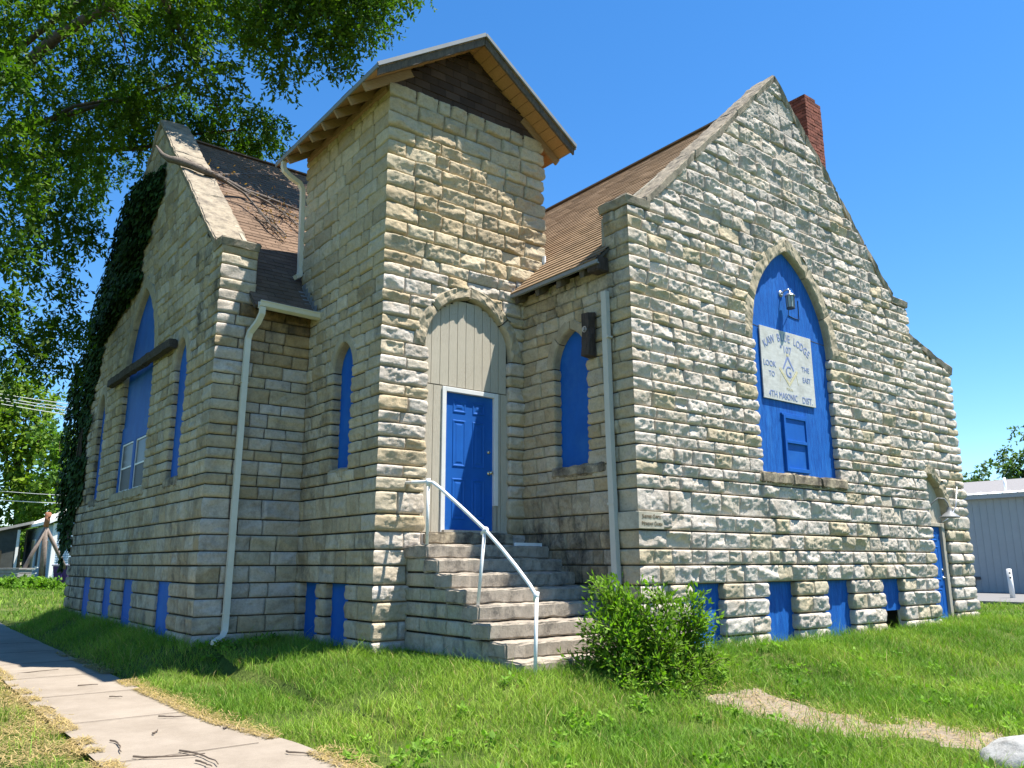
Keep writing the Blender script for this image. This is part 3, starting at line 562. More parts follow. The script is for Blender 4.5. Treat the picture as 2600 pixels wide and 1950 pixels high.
# ---------------------------------------------------------------- copings and kneelers
def coping(A, B, w, h, seg, seed, proud=.05):
    """raking coping: w = full width across the wall, h = thickness measured upright"""
    m = MB(); A = np.array(A, float); B = np.array(B, float); d = (B-A)/seg
    for k in range(seg): rough_box(m, A+d*k+d*.002, d*.996, w, (0, 0, h), .07, .016, 6, .018)
    return m
cp = MATS['coping_stone']; zz = 9.86; k = .962
coping((2.83, -2.41, 6.53), (6.31, -2.41, 9.88), (0, .50, 0), .17, 3, 1).build('gable_coping', cp, CH)
coping((9.78, -2.41, 6.53), (6.312, -2.41, 9.88), (0, .50, 0), .17, 4, 2).build('gable_coping', cp, CH)
m = MB(); rough_box(m, (2.42, -2.42, 6.505), (.50, 0, 0), (0, .62, 0), (0, 0, .145), .07, .012, 7, .02); m.build('kneeler_cap', cp, CH)
m = MB(); rough_box(m, (9.70, -2.42, 6.505), (.66, 0, 0), (0, .62, 0), (0, 0, .145), .07, .012, 7, .02); m.build('kneeler_cap', cp, CH)
coping((-1.55, 2.80, 6.50), (-1.55, 7.34, 10.76), (.60, 0, 0), .17, 3, 3).build('gable_coping', cp, CH)
coping((-1.55, 11.9, 6.50), (-1.55, 7.342, 10.76), (.60, 0, 0), .17, 3, 4).build('gable_coping', cp, CH)
m = MB(); rough_box(m, (-1.57, 2.40, 6.465), (.66, 0, 0), (0, .50, 0), (0, 0, .14), .07, .012, 7, .02); m.build('kneeler_cap', cp, CH)
m = MB(); rough_box(m, (-1.57, 11.7, 6.465), (.66, 0, 0), (0, .60, 0), (0, 0, .14), .07, .012, 7, .02); m.build('kneeler_cap', cp, CH)
coping((10.33, -1.92, 6.40), (13.16, -1.92, 5.64), (0, .5, 0), .16, 2, 5).build('annex_coping', cp, CH)
# parapet backs (the gable walls stand above the roofs)
m = MB(); m.ext([(.05, 5.2), (7.75, 5.2), (7.75, 6.5), (3.815, 9.86), (.05, 6.5)], *GA, -.40, -.34); o = m.build('parapet_back', STONE, CH); setcol(o.data, np.tile((.42, .38, .30, .3), (len(o.data.polygons), 1)))
m = MB(); m.ext([(.05, 5.2), (9.6, 5.2), (9.6, 6.45), (4.86, 10.74), (.05, 6.45)], *LG, -.50, -.44); o = m.build('parapet_back', STONE, CH); setcol(o.data, np.tile((.42, .38, .30, .3), (len(o.data.polygons), 1)))
for q in ((-1.05, -.96, 2.52, 3.0, 5.3, 6.44), (2.52, 2.96, -1.87, -1.80, 5.4, 6.48)): m = MB(); m.bx(*q); o = m.build('kneeler_back', STONE, CH); setcol(o.data, np.tile((.42, .38, .30, .3), (len(o.data.polygons), 1)))

# ---------------------------------------------------------------- shingled roofs
def roof(name, E0, E1, R0, R1, base, parent, seed, row=.135, tab=.30, var=.13, edge=.014, thick=.05, umask=None):
    """E0-E1 eave line, R0-R1 ridge line; courses of tabs, each lapping the one below"""
    E0, E1, R0, R1 = [np.array(x, float) for x in (E0, E1, R0, R1)]; L = np.linalg.norm(E1-E0); S = np.linalg.norm(R0-E0); rng = np.random.default_rng(seed)
    up = (R0-E0)/S; al = (E1-E0)/L; nm = np.cross(al, up); nm *= np.sign(nm[2]); n = int(math.ceil(S/row)); V = []; F = []; col = []
    def q(pts, c):
        b = len(V); V.extend(pts); F.append([b, b+1, b+2, b+3]); col.append((*c, 0))
    q([E0-nm*.004, E1-nm*.004, R1-nm*.004, R0-nm*.004], np.array(base)*.25)
    q([E0-nm*thick, E1-nm*thick, R1-nm*thick, R0-nm*thick], (.2, .13, .07))
    for a, b in ((E0, E1), (E1, R1), (R1, R0), (R0, E0)): q([a-nm*.004, b-nm*.004, b-nm*thick, a-nm*thick], (.08, .07, .06))
    for i in range(n):
        s0, s1 = i*row, min(S, (i+1)*row+.02); a = -(tab/2)*(i % 2)-tab*rng.random()*.2
        rowc = np.array(base)*(1+rng.uniform(-.05, .05)); sag = .006*math.sin(i*1.7)
        while a < L:
            u0, u1 = max(0, a+.003), min(L, a+tab-.003)
            if u1-u0 > .02:
                h0 = edge+rng.uniform(0, .006); c = rowc*(1+rng.uniform(-var, var)); p = lambda u, s, h: E0+al*u+up*s+nm*h
                dz = rng.uniform(-.003, .003)
                q([p(u0, s0+dz, h0), p(u1, s0+dz, h0), p(u1, s1, .002), p(u0, s1, .002)], c); q([p(u0, s0+dz, h0), p(u1, s0+dz, h0), p(u1, s0+dz, -.003), p(u0, s0+dz, -.003)], c*.8)
            a += tab
    return npmesh(name, V, F, MATS['shingle'], parent, col)
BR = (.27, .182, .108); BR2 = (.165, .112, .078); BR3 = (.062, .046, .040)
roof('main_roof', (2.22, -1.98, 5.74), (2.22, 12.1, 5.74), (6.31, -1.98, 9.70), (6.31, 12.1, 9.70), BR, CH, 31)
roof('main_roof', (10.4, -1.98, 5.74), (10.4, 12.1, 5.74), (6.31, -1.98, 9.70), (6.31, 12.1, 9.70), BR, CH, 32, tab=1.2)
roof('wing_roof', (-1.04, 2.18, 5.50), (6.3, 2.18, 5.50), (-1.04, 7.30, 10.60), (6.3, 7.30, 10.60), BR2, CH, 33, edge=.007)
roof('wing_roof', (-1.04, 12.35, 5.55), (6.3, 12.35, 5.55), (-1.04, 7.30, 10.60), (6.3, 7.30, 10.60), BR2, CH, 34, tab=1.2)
roof('annex_roof', (10.3, -1.5, 6.2), (10.3, 3, 6.2), (13.1, -1.5, 5.45), (13.1, 3, 5.45), BR3, CH, 35, tab=1.2)
m = MB(); m.bar((6.31, -1.98, 9.71), (6.31, 4.0, 9.71), .16, .03); o = m.build('ridge_cap', MATS['shingle'], CH); setcol(o.data, np.tile((*BR, 0), (len(o.data.polygons), 1)))
m = MB(); m.bar((-1.04, 7.30, 10.61), (5, 7.30, 10.61), .16, .03); o = m.build('ridge_cap', MATS['shingle'], CH); setcol(o.data, np.tile((*BR2, 0), (len(o.data.polygons), 1)))
# eave of the recess: drip board and rotted rafter ends
m = MB(); m.bar((2.235, -2.0, 5.69), (2.235, 0.0, 5.69), .05, .02); m.bar((2.225, -2.0, 5.715), (2.225, 0, 5.715), .02, .04); m.build('drip_edge', MATS['drip_edge'], CH)
for y in (-.12, -.62, -1.12, -1.62):
    m = MB(); rough_box(m, (2.27, y-.05, 5.56), (.4, 0, .2), (0, .10, 0), (0, 0, .14), .06, .012, 9, .012); m.build('rafter_end', MATS['fascia_wood'], CH)
m = MB(); rough_box(m, (2.25, -1.98, 5.60), (.22, 0, 0), (0, .22, 0), (0, 0, .22), .06, .01, 9, .012); m.build('eave_block', MATS['old_timber'], CH)
m = MB()
for i in range(7):
    x = 2.27+i*.088; z = 5.77+i*.086; m.box((x+.03, -.028, z+.075), (.10, .006, .13), None)
    m.box((x+.03, -.07, z+.012), (.10, .09, .006), [(.718, 0, .696), (0, 1, 0), (-.696, 0, .718)])
m.build('step_flashing', MATS['flashing'], CH)
m = MB(); m.box((2.9, -.06, 6.46), (.03, .07, .16)); m.build('torn_flashing', MATS['metal_roof_trim'], CH)
m = MB()
for i in range(6):
    y = 2.2+i*.1; z = 5.55+i*.1; m.box((-.028, y+.05, z+.08), (.006, .13, .14)); m.box((-.075, y+.05, z+.02), (.10, .14, .006), [(1, 0, 0), (0, .707, .707), (0, -.707, .707)])
m.build('step_flashing', MATS['drip_edge'], CH)
# gutter and downspouts
m = MB(); g0, g1 = (-1.0, 2.0), (.06, 2.0); prof = [(2.165, 5.555), (2.165, 5.45), (2.13, 5.45), (2.07, 5.475), (2.055, 5.53), (2.04, 5.545), (2.04, 5.555), (2.062, 5.555), (2.075, 5.535), (2.085, 5.49), (2.13, 5.465), (2.152, 5.465), (2.152, 5.555)]
n = len(prof); V = [(x, y, z-(x+1)*.02) for x in (-1.0, .06) for y, z in prof]; m.add(V, [(i, (i+1) % n, n+(i+1) % n, n+i) for i in range(n)]+[tuple(range(n))[::-1], tuple(range(n, 2*n))]); m.build('gutter', MATS['gutter_cream'], CH)
m = MB(); m.rtube([(-.95, 2.10, 5.46), (-.95, 2.11, 5.36), (-.97, 2.20, 5.24), (-1.03, 2.34, 5.10), (-1.045, 2.375, 5.0), (-1.05, 2.38, 4.6), (-1.07, 2.385, 1.4), (-1.075, 2.385, .78), (-1.085, 2.37, .66), (-1.14, 2.30, .58), (-1.30, 2.14, .53)], .085, .065, (1, 0, 0)); ds = m.build('downspout', MATS['gutter_cream'], CH)
for z in (4.3, 2.0, .9): m = MB(); m.bx(-1.115-.02*(4.3-z)/3.5, -1.0-.02*(4.3-z)/3.5, 2.345, 2.43, z, z+.012); m.build('downspout_strap', MATS['gutter_cream'], ds)
m = MB(); m.rtube([(2.40, -1.955, 5.30), (2.40, -1.975, 3.3), (2.40, -2.02, 1.3), (2.40, -2.02, .5)], .095, .075, (0, 1, 0)); ds = m.build('downspout', MATS['downspout_grey'], CH)
for z in (4.62, 2.35): m = MB(); m.bx(2.355, 2.44, -2.04, -1.93, z, z+.03); m.build('downspout_strap', MATS['downspout_grey'], ds)
m = MB(); m.rtube([(-.43, 2.98, 8.46), (-.43, 2.98, 8.34), (-.40, 2.98, 8.27), (-.30, 2.98, 8.20), (-.12, 2.98, 8.12), (-.06, 2.98, 8.02), (-.055, 2.97, 7.8), (-.04, 2.94, 6.55), (-.06, 2.90, 6.40), (-.15, 2.86, 6.34)], .085, .075, (0, 1, 0)); m.build('downspout', MATS['gutter_cream'], CH)
m = MB(); m.bx(-.57, -.47, -.43, 3.2, 8.42, 8.44); m.bx(-.575, -.56, -.43, 3.2, 8.42, 8.52)
# ---------------------------------------------------------------- tower roof
T_ = thing('tower_roof', None, None, (1.42, 1.4, 8.6)); T_.parent = CH; T_.matrix_parent_inverse = Matrix.Translation(-CH.location)
zr, ze, xr_, xl, y0, y1 = 9.80, 8.50, 3.30, -.47, -.46, 3.25; xc = 1.41
roof('roof_slope', (xl, y0, ze), (xl, y1, ze), (xc, y0, zr), (xc, y1, zr), (.16, .105, .075), T_, 41, thick=.03); roof('roof_slope', (xr_, y0, ze), (xr_, y1, ze), (xc, y0, zr), (xc, y1, zr), (.16, .105, .075), T_, 42, thick=.03)
for s, xe in ((1, xl), (-1, xr_)):
    d = np.array((xc-xe, 0, zr-ze)); d /= np.linalg.norm(d); nn = np.array((-d[2]*s, 0, abs(d[0]))); A = np.array((xe, 0, ze)); B = np.array((xc, 0, zr))
    # soffit boards, rake board, drip edge
    m = MB(); L = np.linalg.norm(B-A); k = int(L/.185)
    for i in range(k+1):
        a = i*.185; b = min(L, a+.178)
        if b-a < .02: continue
        c = A+d*(a+b)/2-np.array((0, 0, .055)); m.box(c+np.array((0, (y0+y1)/2, 0)), (b-a, y1-y0-.05, .02), [d, (0, 1, 0), np.cross(d, (0, 1, 0))])
    m.build('soffit_boards', MATS['soffit_wood'], T_)
    m = MB(); rough_box(m, A+(-s*.0, y0+.02, -.18)+d*.02, (B-A)-d*.02, (0, .045, 0), (0, 0, .135), .09, .005, 9, .006); m.build('rake_board', MATS['fascia_wood'], T_)
    m = MB(); m.bar(A+(0, y0-.004, -.01)+nn*.0, B+(0, y0-.004, -.01), .02, .06); m.bar(A+(0, y0-.012, -.036), B+(0, y0-.012, -.036), .02, .012); m.build('drip_edge', MATS['drip_edge'], T_)
    m = MB()
    for y in np.arange(y0+.45, y1-.1, .46):
        q = MB(); c0 = A+d*.03+(0, y, -.155); q.bar(c0, c0+d*.95, .042, .13, (0, 0, 1)); q.build('rafter', MATS['rafter_wood'], T_)
    m.bar(A+d*.0+(0, y0, -.03), A+d*.0+(0, y1, -.03), .02, .07); m.build('eave_board', MATS['drip_edge'], T_)
    m = MB(); m.bar(A+d*(.53)+(0, .05, -.25), A+d*.53+(0, 2.85, -.25), .06, .10); m.build('wall_plate', MATS['rafter_wood'], T_)
# shingled tower gable in the plane of the stone
V = []; F = []; col = []; rng = np.random.default_rng(8); row = .135; z = 8.60; i = 0
m = MB(); m.ext([(.02, 8.55), (2.86, 8.55), (2.86, 8.66), (xc, 9.68), (.02, 8.70)], (0, 0, 0), (1, 0, 0), (0, -1, 0), -.03, -.012, (.03, .02, .015, 0))
tpz = lambda x: zr-.075-abs(x-xc)*(zr-ze)/(xc-xl)
while z < 9.7:
    a = -.02-(.14 if i % 2 else 0)
    while a < 2.92:
        u0, u1 = max(-.01, a), min(2.91, a+.272)
        lo = z-(.03*rng.random() if i == 0 else 0)
        def clipz(u, zz): return min(zz, tpz(u))
        if u1-u0 > .03 and max(tpz(u0), tpz(u1)) > lo+.01:
            c = np.array((.068, .042, .030))*rng.uniform(.7, 1.35); h = .012+rng.uniform(0, .006); zt = z+row+.015
            if i == 0: lo -= .07*max(0, math.sin(a*2.3+1))
            us = [u for u in (u0, xc, u1) if u0 <= u <= u1]
            p = [(u0, lo, h), (u1, lo, h)]+[(u, max(lo+.002, clipz(u, zt)), .0) for u in us[::-1]]
            m.add([(u, -n_-.006, zz_) for u, zz_, n_ in p]+[(u0, .006, lo), (u1, .006, lo)], [tuple(range(len(p))), (0, len(p), len(p)+1, 1)], (*c, 0))
        a += .28
    z += row; i += 1
m.build('gable_shingles', MATS['shingle'], T_)
m = MB(); m.ext([(.02, 8.55), (2.86, 8.55), (2.86, 8.66), (xc, 9.66), (.02, 8.70)], (0, 2.85, 0), (1, 0, 0), (0, -1, 0), -.03, 0, (.068, .042, .03, 0)); m.build('rear_gable', MATS['shingle'], T_)
# ---------------------------------------------------------------- chimney
m = MB(); rng = np.random.default_rng(3); cx0, cx1, cy0, cy1 = 9.33, 9.93, -1.2, -.62; z = 6.2; i = 0
while z < 11.40:
    for face in range(4):
        L = (cx1-cx0) if face % 2 == 0 else (cy1-cy0); a = -(.1 if i % 2 else 0)
        while a < L-.01:
            u0, u1 = max(0, a)+.004, min(L, a+.2)-.004; pr_ = rng.uniform(-.004, .006); c = np.array((.215, .075, .052))*rng.uniform(.6, 1.25)
            if z > 11.32 and rng.random() < .35: a += .2; continue
            if u1 > u0+.02:
                if face == 0: m.bx(cx0+u0, cx0+u1, cy0-pr_, cy0+.09, z+.004, z+.066, (*c, 0))
                if face == 2: m.bx(cx0+u0, cx0+u1, cy1-.09, cy1+pr_, z+.004, z+.066, (*c, 0))
                if face == 3: m.bx(cx0-pr_, cx0+.09, cy0+u0, cy0+u1, z+.004, z+.066, (*c, 0))
                if face == 1: m.bx(cx1-.09, cx1+pr_, cy0+u0, cy0+u1, z+.004, z+.066, (*c, 0))
            a += .2
    z += .074; i += 1
m.bx(cx0+.012, cx1-.012, cy0+.012, cy1-.012, 6.0, 11.27, (.13, .085, .07, 0)); o = m.build('chimney', MATS['brick'], CH); o['label'] = 'tall red brick chimney with a broken top behind the right gable'
# ---------------------------------------------------------------- stone steps, rail, things on the church
ST = thing('entrance_steps', 'flight of worn grey stone steps climbing to the tower door', 'steps', (1.4, -1.3, .3))
tops = [1.845, 1.663, 1.482, 1.304, 1.123, .931, .743, .565]; fy = [-.60, -.875, -1.166, -1.468, -1.732, -1.997, -2.256, -2.519]
rng = np.random.default_rng(21)
for k, (z, y) in enumerate(zip(tops, fy)):
    m = MB(); yb = 0 if k == 0 else fy[k-1]+.10; rough_box(m, (.40+rng.uniform(-.03, .03), y, z-.178), (2.08, 0, 0), (0, yb-y, 0), (0, 0, .176+rng.uniform(-.003, .003)), .045, .011, 9, .014)
    m.build('step', MATS['step_stone'], ST)
def stop(u):
    y = u-2.60; r = np.full_like(np.asarray(y, float), .36)
    for z, f in zip(tops[::-1], fy[::-1]): r = np.where(y > f+.03, z-.175, r)
    return r
def col_step(u, z, rng): c = pick([(.44, .41, .32), (.40, .385, .30), (.45, .40, .30)], rng); return (*c, .2+.4*rng.random())
build_wall('side_wall', (.47, -2.60, 0), (0, 1, 0), (-1, 0, 0), 0, 2.60, [0, .25, .49, .74, .93, 1.12, 1.30, 1.49, 1.68, 1.85], [], stop, 'j', 'b', col_step, ST, .024, .022, 51, .42, (.03, .026, .02), .5, .75, .012)
m = MB(); m.bx(.5, 2.46, -2.3, 0, .1, .5); m.bx(.5, 2.46, -1.6, 0, .5, .9); m.bx(.5, 2.46, -1., 0, .9, 1.4); m.build('step_core', MATS['step_stone'], ST)
HR = thing('handrail', 'white painted pipe handrail with rust on the left side of the entrance steps', 'handrail', (.5, -1.6, 1.1))
m = MB(); rp = [(.40, -.03, 2.675), (.425, -.30, 2.66), (.44, -.52, 2.652), (.455, -.66, 2.63), (.475, -.80, 2.55), (.53, -1.2, 2.29), (.585, -1.64, 1.995), (.59, -1.95, 1.78), (.585, -2.25, 1.56), (.57, -2.50, 1.37), (.565, -2.60, 1.275), (.56, -2.625, 1.22)]
m.tube(rp, .023, 10); m.build('rail', MATS['pipe_white'], HR, True)
for a, b in (((.445, -.56, 1.84), (.445, -.56, 2.64)), ((.50, -1.62, 1.12), (.585, -1.63, 1.98)), ((.515, -2.64, .25), (.56, -2.63, 1.24))):
    m = MB(); m.tube([a, b], .021, 10); m.build('post', MATS['pipe_white'], HR, True)
for c, d in (((.445, -.56, 2.64), (0, .1, 1)), ((.583, -1.63, 1.98), (0, .6, -.4)), ((.562, -2.62, 1.25), (0, .2, -1))):
    m = MB(); d = np.array(d, float); d /= np.linalg.norm(d); m.tube([np.array(c)-d*.05, np.array(c)+d*.05], .031, 10); m.build('pipe_fitting', MATS['pipe_white'], HR, True)
m = MB(); m.rtube([(1.93, -.50, 1.862), (2.47, -.44, 1.862)], .05, .028, (0, 0, 1)); tag(m.build('plastic_strip', MATS['pvc_white']), 'short white plastic strip lying on the top step', 'plastic strip')
# lettering
def text_geo(body, size, ext=.0):
    cu = bpy.data.curves.new('t', 'FONT'); cu.body = body; cu.size = size; cu.extrude = ext; cu.align_x = 'CENTER'; cu.resolution_u = 3
    o = bpy.data.objects.new('t', cu); C.objects.link(o); bpy.context.view_layer.update()
    me = bpy.data.meshes.new_from_object(o.evaluated_get(bpy.context.evaluated_depsgraph_get())); V = np.array([v.co[:] for v in me.vertices]).reshape(-1, 3); F = [list(p.vertices) for p in me.polygons]
    bpy.data.objects.remove(o); bpy.data.curves.remove(cu); bpy.data.meshes.remove(me); return V, F
def put_text(m, fr, body, size, u, z, n, rot=0, sx=1., ext=.0015, bold=0):
    V, F = text_geo(body, size, ext)
    if not len(V): return
    x, y = V[:, 0]*sx, V[:, 1]; c, s = math.cos(rot), math.sin(rot)
    for du in ((0,) if not bold else (-bold, 0, bold)):
        X = x*c-y*s+u+du; Y = x*s+y*c+z; P = np.array(fr[0])+X[:, None]*np.array(fr[1])+Y[:, None]*np.array((0, 0, 1.))+(V[:, 2]+n+abs(du)*.01)[:, None]*np.array(fr[2]); m.add(P, F)
# dressed cornerstone
m = MB(); rough_box(m, (2.425, -2.418, 2.03), (.48, 0, 0), (0, .46, 0), (0, 0, .222), .06, .002, 9, .004); cs = m.build('cornerstone', MATS['cornerstone_stone'], CH)
m = MB(); f2 = ((2.43, -2.42, 0), (1, 0, 0), (0, -1, 0))
def smallcaps(m, line, z, big, small, width):
    segs = []; x = 0
    for w_ in line.split(' '):
        segs.append((w_[0], big, x)); x += big*.62
        for ch in w_[1:]: segs.append((ch, small, x)); x += small*.60
        x += big*.42
    x -= big*.42
    for ch, s_, px in segs: put_text(m, f2, ch, s_, .06+(px+s_*.3)*width/x, z, .002, 0, .85)
smallcaps(m, 'SHEPARD CHAPEL', 2.165, .075, .056, .36); smallcaps(m, 'METHODIST CHURCH', 2.075, .075, .054, .37)
m.build('lettering', MATS['letter_shadow'], cs)
# lodge sign
SG = thing('sign_board', 'white hand-painted lodge sign with blue lettering on the blue arched board', 'sign', (6.183, -2.28, 4.13))
fs = ((6.183, -2.288, -.03), (1, 0, 0), (0, -1, 0)); m = MB(); m.ext([(-.715, 4.155), (.72, 4.15), (.72, 5.34), (-.715, 5.335)], *fs, 0, .02); m.build('board', MATS['sign_white'], SG, bevel=.003)
m = MB(); n_ = .0225
arc = "KAW BLUE LODGE"; wd = {'W': 1.2, ' ': .75, 'L': .85, 'E': .85, 'K': .95}
ws = [wd.get(c, 1.) for c in arc]; tot = sum(ws); acc = 0
for ch, w_ in zip(arc, ws):
    f = (acc+w_/2)/tot; acc += w_; th = R(35)*(1-2*f); r = 1.06
    if ch != ' ': put_text(m, fs, ch, .185, -r*math.sin(th), 4.105+r*math.cos(th), n_, th, .78)
put_text(m, fs, '107', .165, .0, 4.97, n_, 0, 1); put_text(m, fs, '#', .08, -.17, 5.04, n_)
put_text(m, fs, 'LOOK', .135, -.51, 4.69, n_, 0, .9); put_text(m, fs, 'TO', .125, -.47, 4.53, n_, 0, .9)
put_text(m, fs, 'THE', .125, .49, 4.72, n_, 0, .95); put_text(m, fs, 'EAST', .125, .50, 4.54, n_, 0, .85)
put_text(m, fs, '4TH', .15, -.47, 4.195, n_, 0, .85); put_text(m, fs, 'MASONIC', .15, -.06, 4.19, n_, 0, .76); put_text(m, fs, 'DIST.', .15, .48, 4.185, n_, 0, .9)
put_text(m, fs, 'G', .27, .0, 4.57, n_, 0, .85)
for s in (-1, 1): m.ext([(s*.012, 4.93), (s*.16, 4.70), (s*.135, 4.69), (s*-.008, 4.89)][::s], *fs, .0205, .0235)
m.build('lettering', MATS['letter_blue'], SG); m = MB()
for s in (-1, 1):
    m.ext([(s*.0, 4.47), (s*.0, 4.41), (s*.26, 4.68), (s*.235, 4.715)][::s], *fs, .0205, .023)
    for k in range(6): m.ext([(s*(.045+.033*k), 4.482+.034*k), (s*(.052+.033*k), 4.482+.034*k), (s*(.034+.033*k), 4.52+.034*k), (s*(.027+.033*k), 4.52+.034*k)][::s], *fs, .0205, .0232)
    m.ext([(s*.20, 4.66), (s*.208, 4.66), (s*.255, 4.47), (s*.248, 4.47)][::s], *fs, .0205, .0228)
m.lathe(W2(fs, 0, .0205, 4.94), [(.028, 0), (.028, .003), (0, .003)], 12, (0, -1, 0)); put_text(m, fs, 'P.H.A.', .07, -.0, 4.345, n_); m.build('gold_marks', MATS['letter_gold'], SG)
# lantern over the sign
LT = thing('wall_lantern', 'weathered metal wall lantern with glass panes above the white sign', 'lantern', (6.2, -2.28, 5.7)); c = np.array((6.215, -2.42, 5.665))
m = MB(); m.lathe((6.17, -2.275, 5.97), [(.055, 0), (.055, .02), (.02, .03), (0, .03)], 12, (0, -1, 0)); m.tube([(6.17, -2.30, 5.97), (6.18, -2.36, 6.01), (6.20, -2.41, 6.02), (6.215, -2.42, 5.99)], .012, 8); m.build('bracket', MATS['galvanised'], LT, True)
m = MB(); m.lathe(c, [(.0, .335), (.02, .33), (.012, .30), (.03, .285), (.055, .275), (.085, .245), (.085, .235), (.0, .235)], 16); m.build('lantern_cap', MATS['galvanised'], LT, True)
m = MB(); m.lathe(c, [(.068, .235), (.062, .03), (0, .03)], 8); m.build('lamp_glass', MATS['lamp_glass'], LT)
m = MB()
for k in range(8): a = k*math.pi/4; m.tube([c+(.07*math.cos(a), .07*math.sin(a), .235), c+(.064*math.cos(a), .064*math.sin(a), .02)], .005, 5)
m.lathe(c, [(.068, .04), (.068, .02), (.0, .015)], 16); m.build('cage', MATS['dark_metal'], LT)
m = MB(); m.tube([(6.22, -2.38, 5.70), (6.34, -2.281, 5.63), (6.50, -2.281, 5.61), (6.66, -2.281, 5.61), (6.66, -2.281, 5.95)], .006, 5); m.build('wire', MATS['dark_metal'], LT)
BL = thing('barn_lamp', 'grey gooseneck lamp with a flared shade over the annex door', 'lamp', (11.7, -1.85, 2.55))
m = MB(); m.lathe((11.42, -1.76, 2.60), [(.075, 0), (.075, .05), (.05, .08), (0, .08)], 14, (0, -1, 0)); m.build('wall_plate', MATS['grey_enamel'], BL, True)
m = MB(); m.tube([(11.42, -1.84, 2.62), (11.45, -1.92, 2.76), (11.52, -2.02, 2.86), (11.60, -2.10, 2.85), (11.64, -2.14, 2.76), (11.65, -2.15, 2.66)], .013, 7); m.build('gooseneck', MATS['grey_enamel'], BL, True)
m = MB(); m.lathe((11.65, -2.15, 2.47), [(.035, .21), (.045, .17), (.06, .12), (.15, .045), (.185, .02), (.185, .0), (.178, .0), (.14, .04), (.05, .1)], 20); m.build('lamp_shade', MATS['grey_enamel'], BL, True)
# fallen limb on the left roof
FB = thing('fallen_branch', 'dead bare branch fallen across the left roof and its stone coping', 'branch', (-1.2, 5.7, 9.2)); m = MB()
main = [(-1.96, 5.52, 9.34), (-1.89, 5.24, 9.05), (-1.80, 5.13, 8.95), (-1.70, 5.14, 8.97), (-1.44, 5.10, 8.94), (-1.18, 4.98, 8.84), (-.85, 5.08, 8.84), (-.34, 5.33, 8.85), (.1, 5.34, 8.83), (.53, 5.28, 8.76), (.88, 5.24, 8.70)]
m.tube(main, [.015, .045, .065, .07, .07, .065, .055, .045, .036, .026, .014], 8); m.build('limb', MATS['dead_wood'], FB, True)
subs = [[(-1.18, 4.98, 8.86), (-.87, 5.35, 9.02), (-.44, 5.80, 9.34), (.23, 6.28, 9.76), (1.14, 6.68, 10.12)], [(-.34, 5.33, 8.85), (.10, 5.05, 8.60), (.36, 4.95, 8.42), (.50, 4.75, 8.22), (.62, 4.45, 7.90)],
        [(-.85, 5.08, 8.84), (-.40, 5.0, 8.62), (-.2, 4.75, 8.25), (.02, 4.45, 7.93), (.15, 4.1, 7.58)], [(-.2, 4.75, 8.25), (-.1, 4.35, 7.85), (.1, 4.05, 7.50)], [(.1, 5.34, 8.83), (.4, 5.55, 9.0), (.7, 5.5, 9.0)], [(.3, 4.98, 8.46), (.5, 5.0, 8.45), (.75, 4.9, 8.36)]]
rng = np.random.default_rng(77); m = MB()
for s in subs:
    m.tube(s, list(np.linspace(.028, .010, len(s))), 6)
    for k in range(9):
        i = rng.integers(1, len(s)); p = np.array(s[i-1])+(np.array(s[i])-np.array(s[i-1]))*rng.random(); d = rng.normal(0, 1, 3); d[2] = d[1]*.9+.15; d /= np.linalg.norm(d); L = rng.uniform(.2, .5)
        m.tube([p, p+d*L*.5+rng.normal(0, .03, 3), p+d*L+rng.normal(0, .04, 3)], [.011, .008, .004], 4)
m.build('twigs', MATS['dead_wood'], FB)
V = []; F = []; col = []
for s in subs+[main[4:]]:
    for k in range(34):
        i = rng.integers(1, len(s)); p = np.array(s[i-1])+(np.array(s[i])-np.array(s[i-1]))*rng.random()+rng.normal(0, .09, 3); p[2] = max(p[2], p[1]+3.40)
        a = rng.normal(0, 1, 3); a /= np.linalg.norm(a); b = np.cross(a, rng.normal(0, 1, 3)); b /= np.linalg.norm(b); q = len(V); V += [p, p+a*.035+b*.014, p+a*.075, p+a*.035-b*.014]; F.append([q, q+1, q+2, q+3]); col.append((*(np.array((.26, .13, .06))*rng.uniform(.6, 1.4)), 0))
x = npmesh('dead_leaves', V, F, MATS['leaf'], FB, col); x['kind'] = 'stuff'

# ---------------------------------------------------------------- ground, pavement, gravel
def rect_d(x, y, a, b, c, d): return np.hypot(np.maximum(np.maximum(a-x, x-b), 0), np.maximum(np.maximum(c-y, y-d), 0))
def bdist(x, y): return np.minimum.reduce([rect_d(x, y, -1.49, 10.3, 2.48, 12.2), rect_d(x, y, 0, 10.3, 0, 12), rect_d(x, y, 2.49, 10.3, -2.35, 12), rect_d(x, y, 10.3, 13.05, -1.85, 12)])
def sm(t): t = np.clip(t, 0, 1); return t*t*(3-2*t)
def gh(x, y):
    x = np.asarray(x, float); y = np.asarray(y, float); d = np.minimum(bdist(x, y), rect_d(x, y, .42, 2.5, -2.2, 0)); wl = np.where(x < -1.3, .95, np.where(x > 4, 2.4, 2.3)); wl = wl*1.; d0 = np.where(x > 4, .7, .25)
    t_ = np.clip((d-d0)/(wl-d0), 0, 1); z = .13+.34*(1-(.35*sm(t_)+.65*t_))
    z = z+.60*sm((y-11)/26)+.16*sm((x-13)/18)*(1-sm((y-11)/26)) + .022*(fbm(x*.9, y*.9, 3)-.5)*np.where(d < .3, .3, 1)
    return z
def axis(lo, hi, segs): return np.unique(np.concatenate([np.arange(a, b, s) for a, b, s in segs]+[[hi]]))
gx = axis(0, 400, [(-400, -40, 60), (-40, -8, 4), (-8, -5, .5), (-5, 15, .14), (15, 40, 2.5), (40, 400, 60)]); gy = axis(0, 400, [(-400, -30, 60), (-30, -10, 4), (-10, 15, .14), (15, 60, 2.5), (60, 400, 60)])
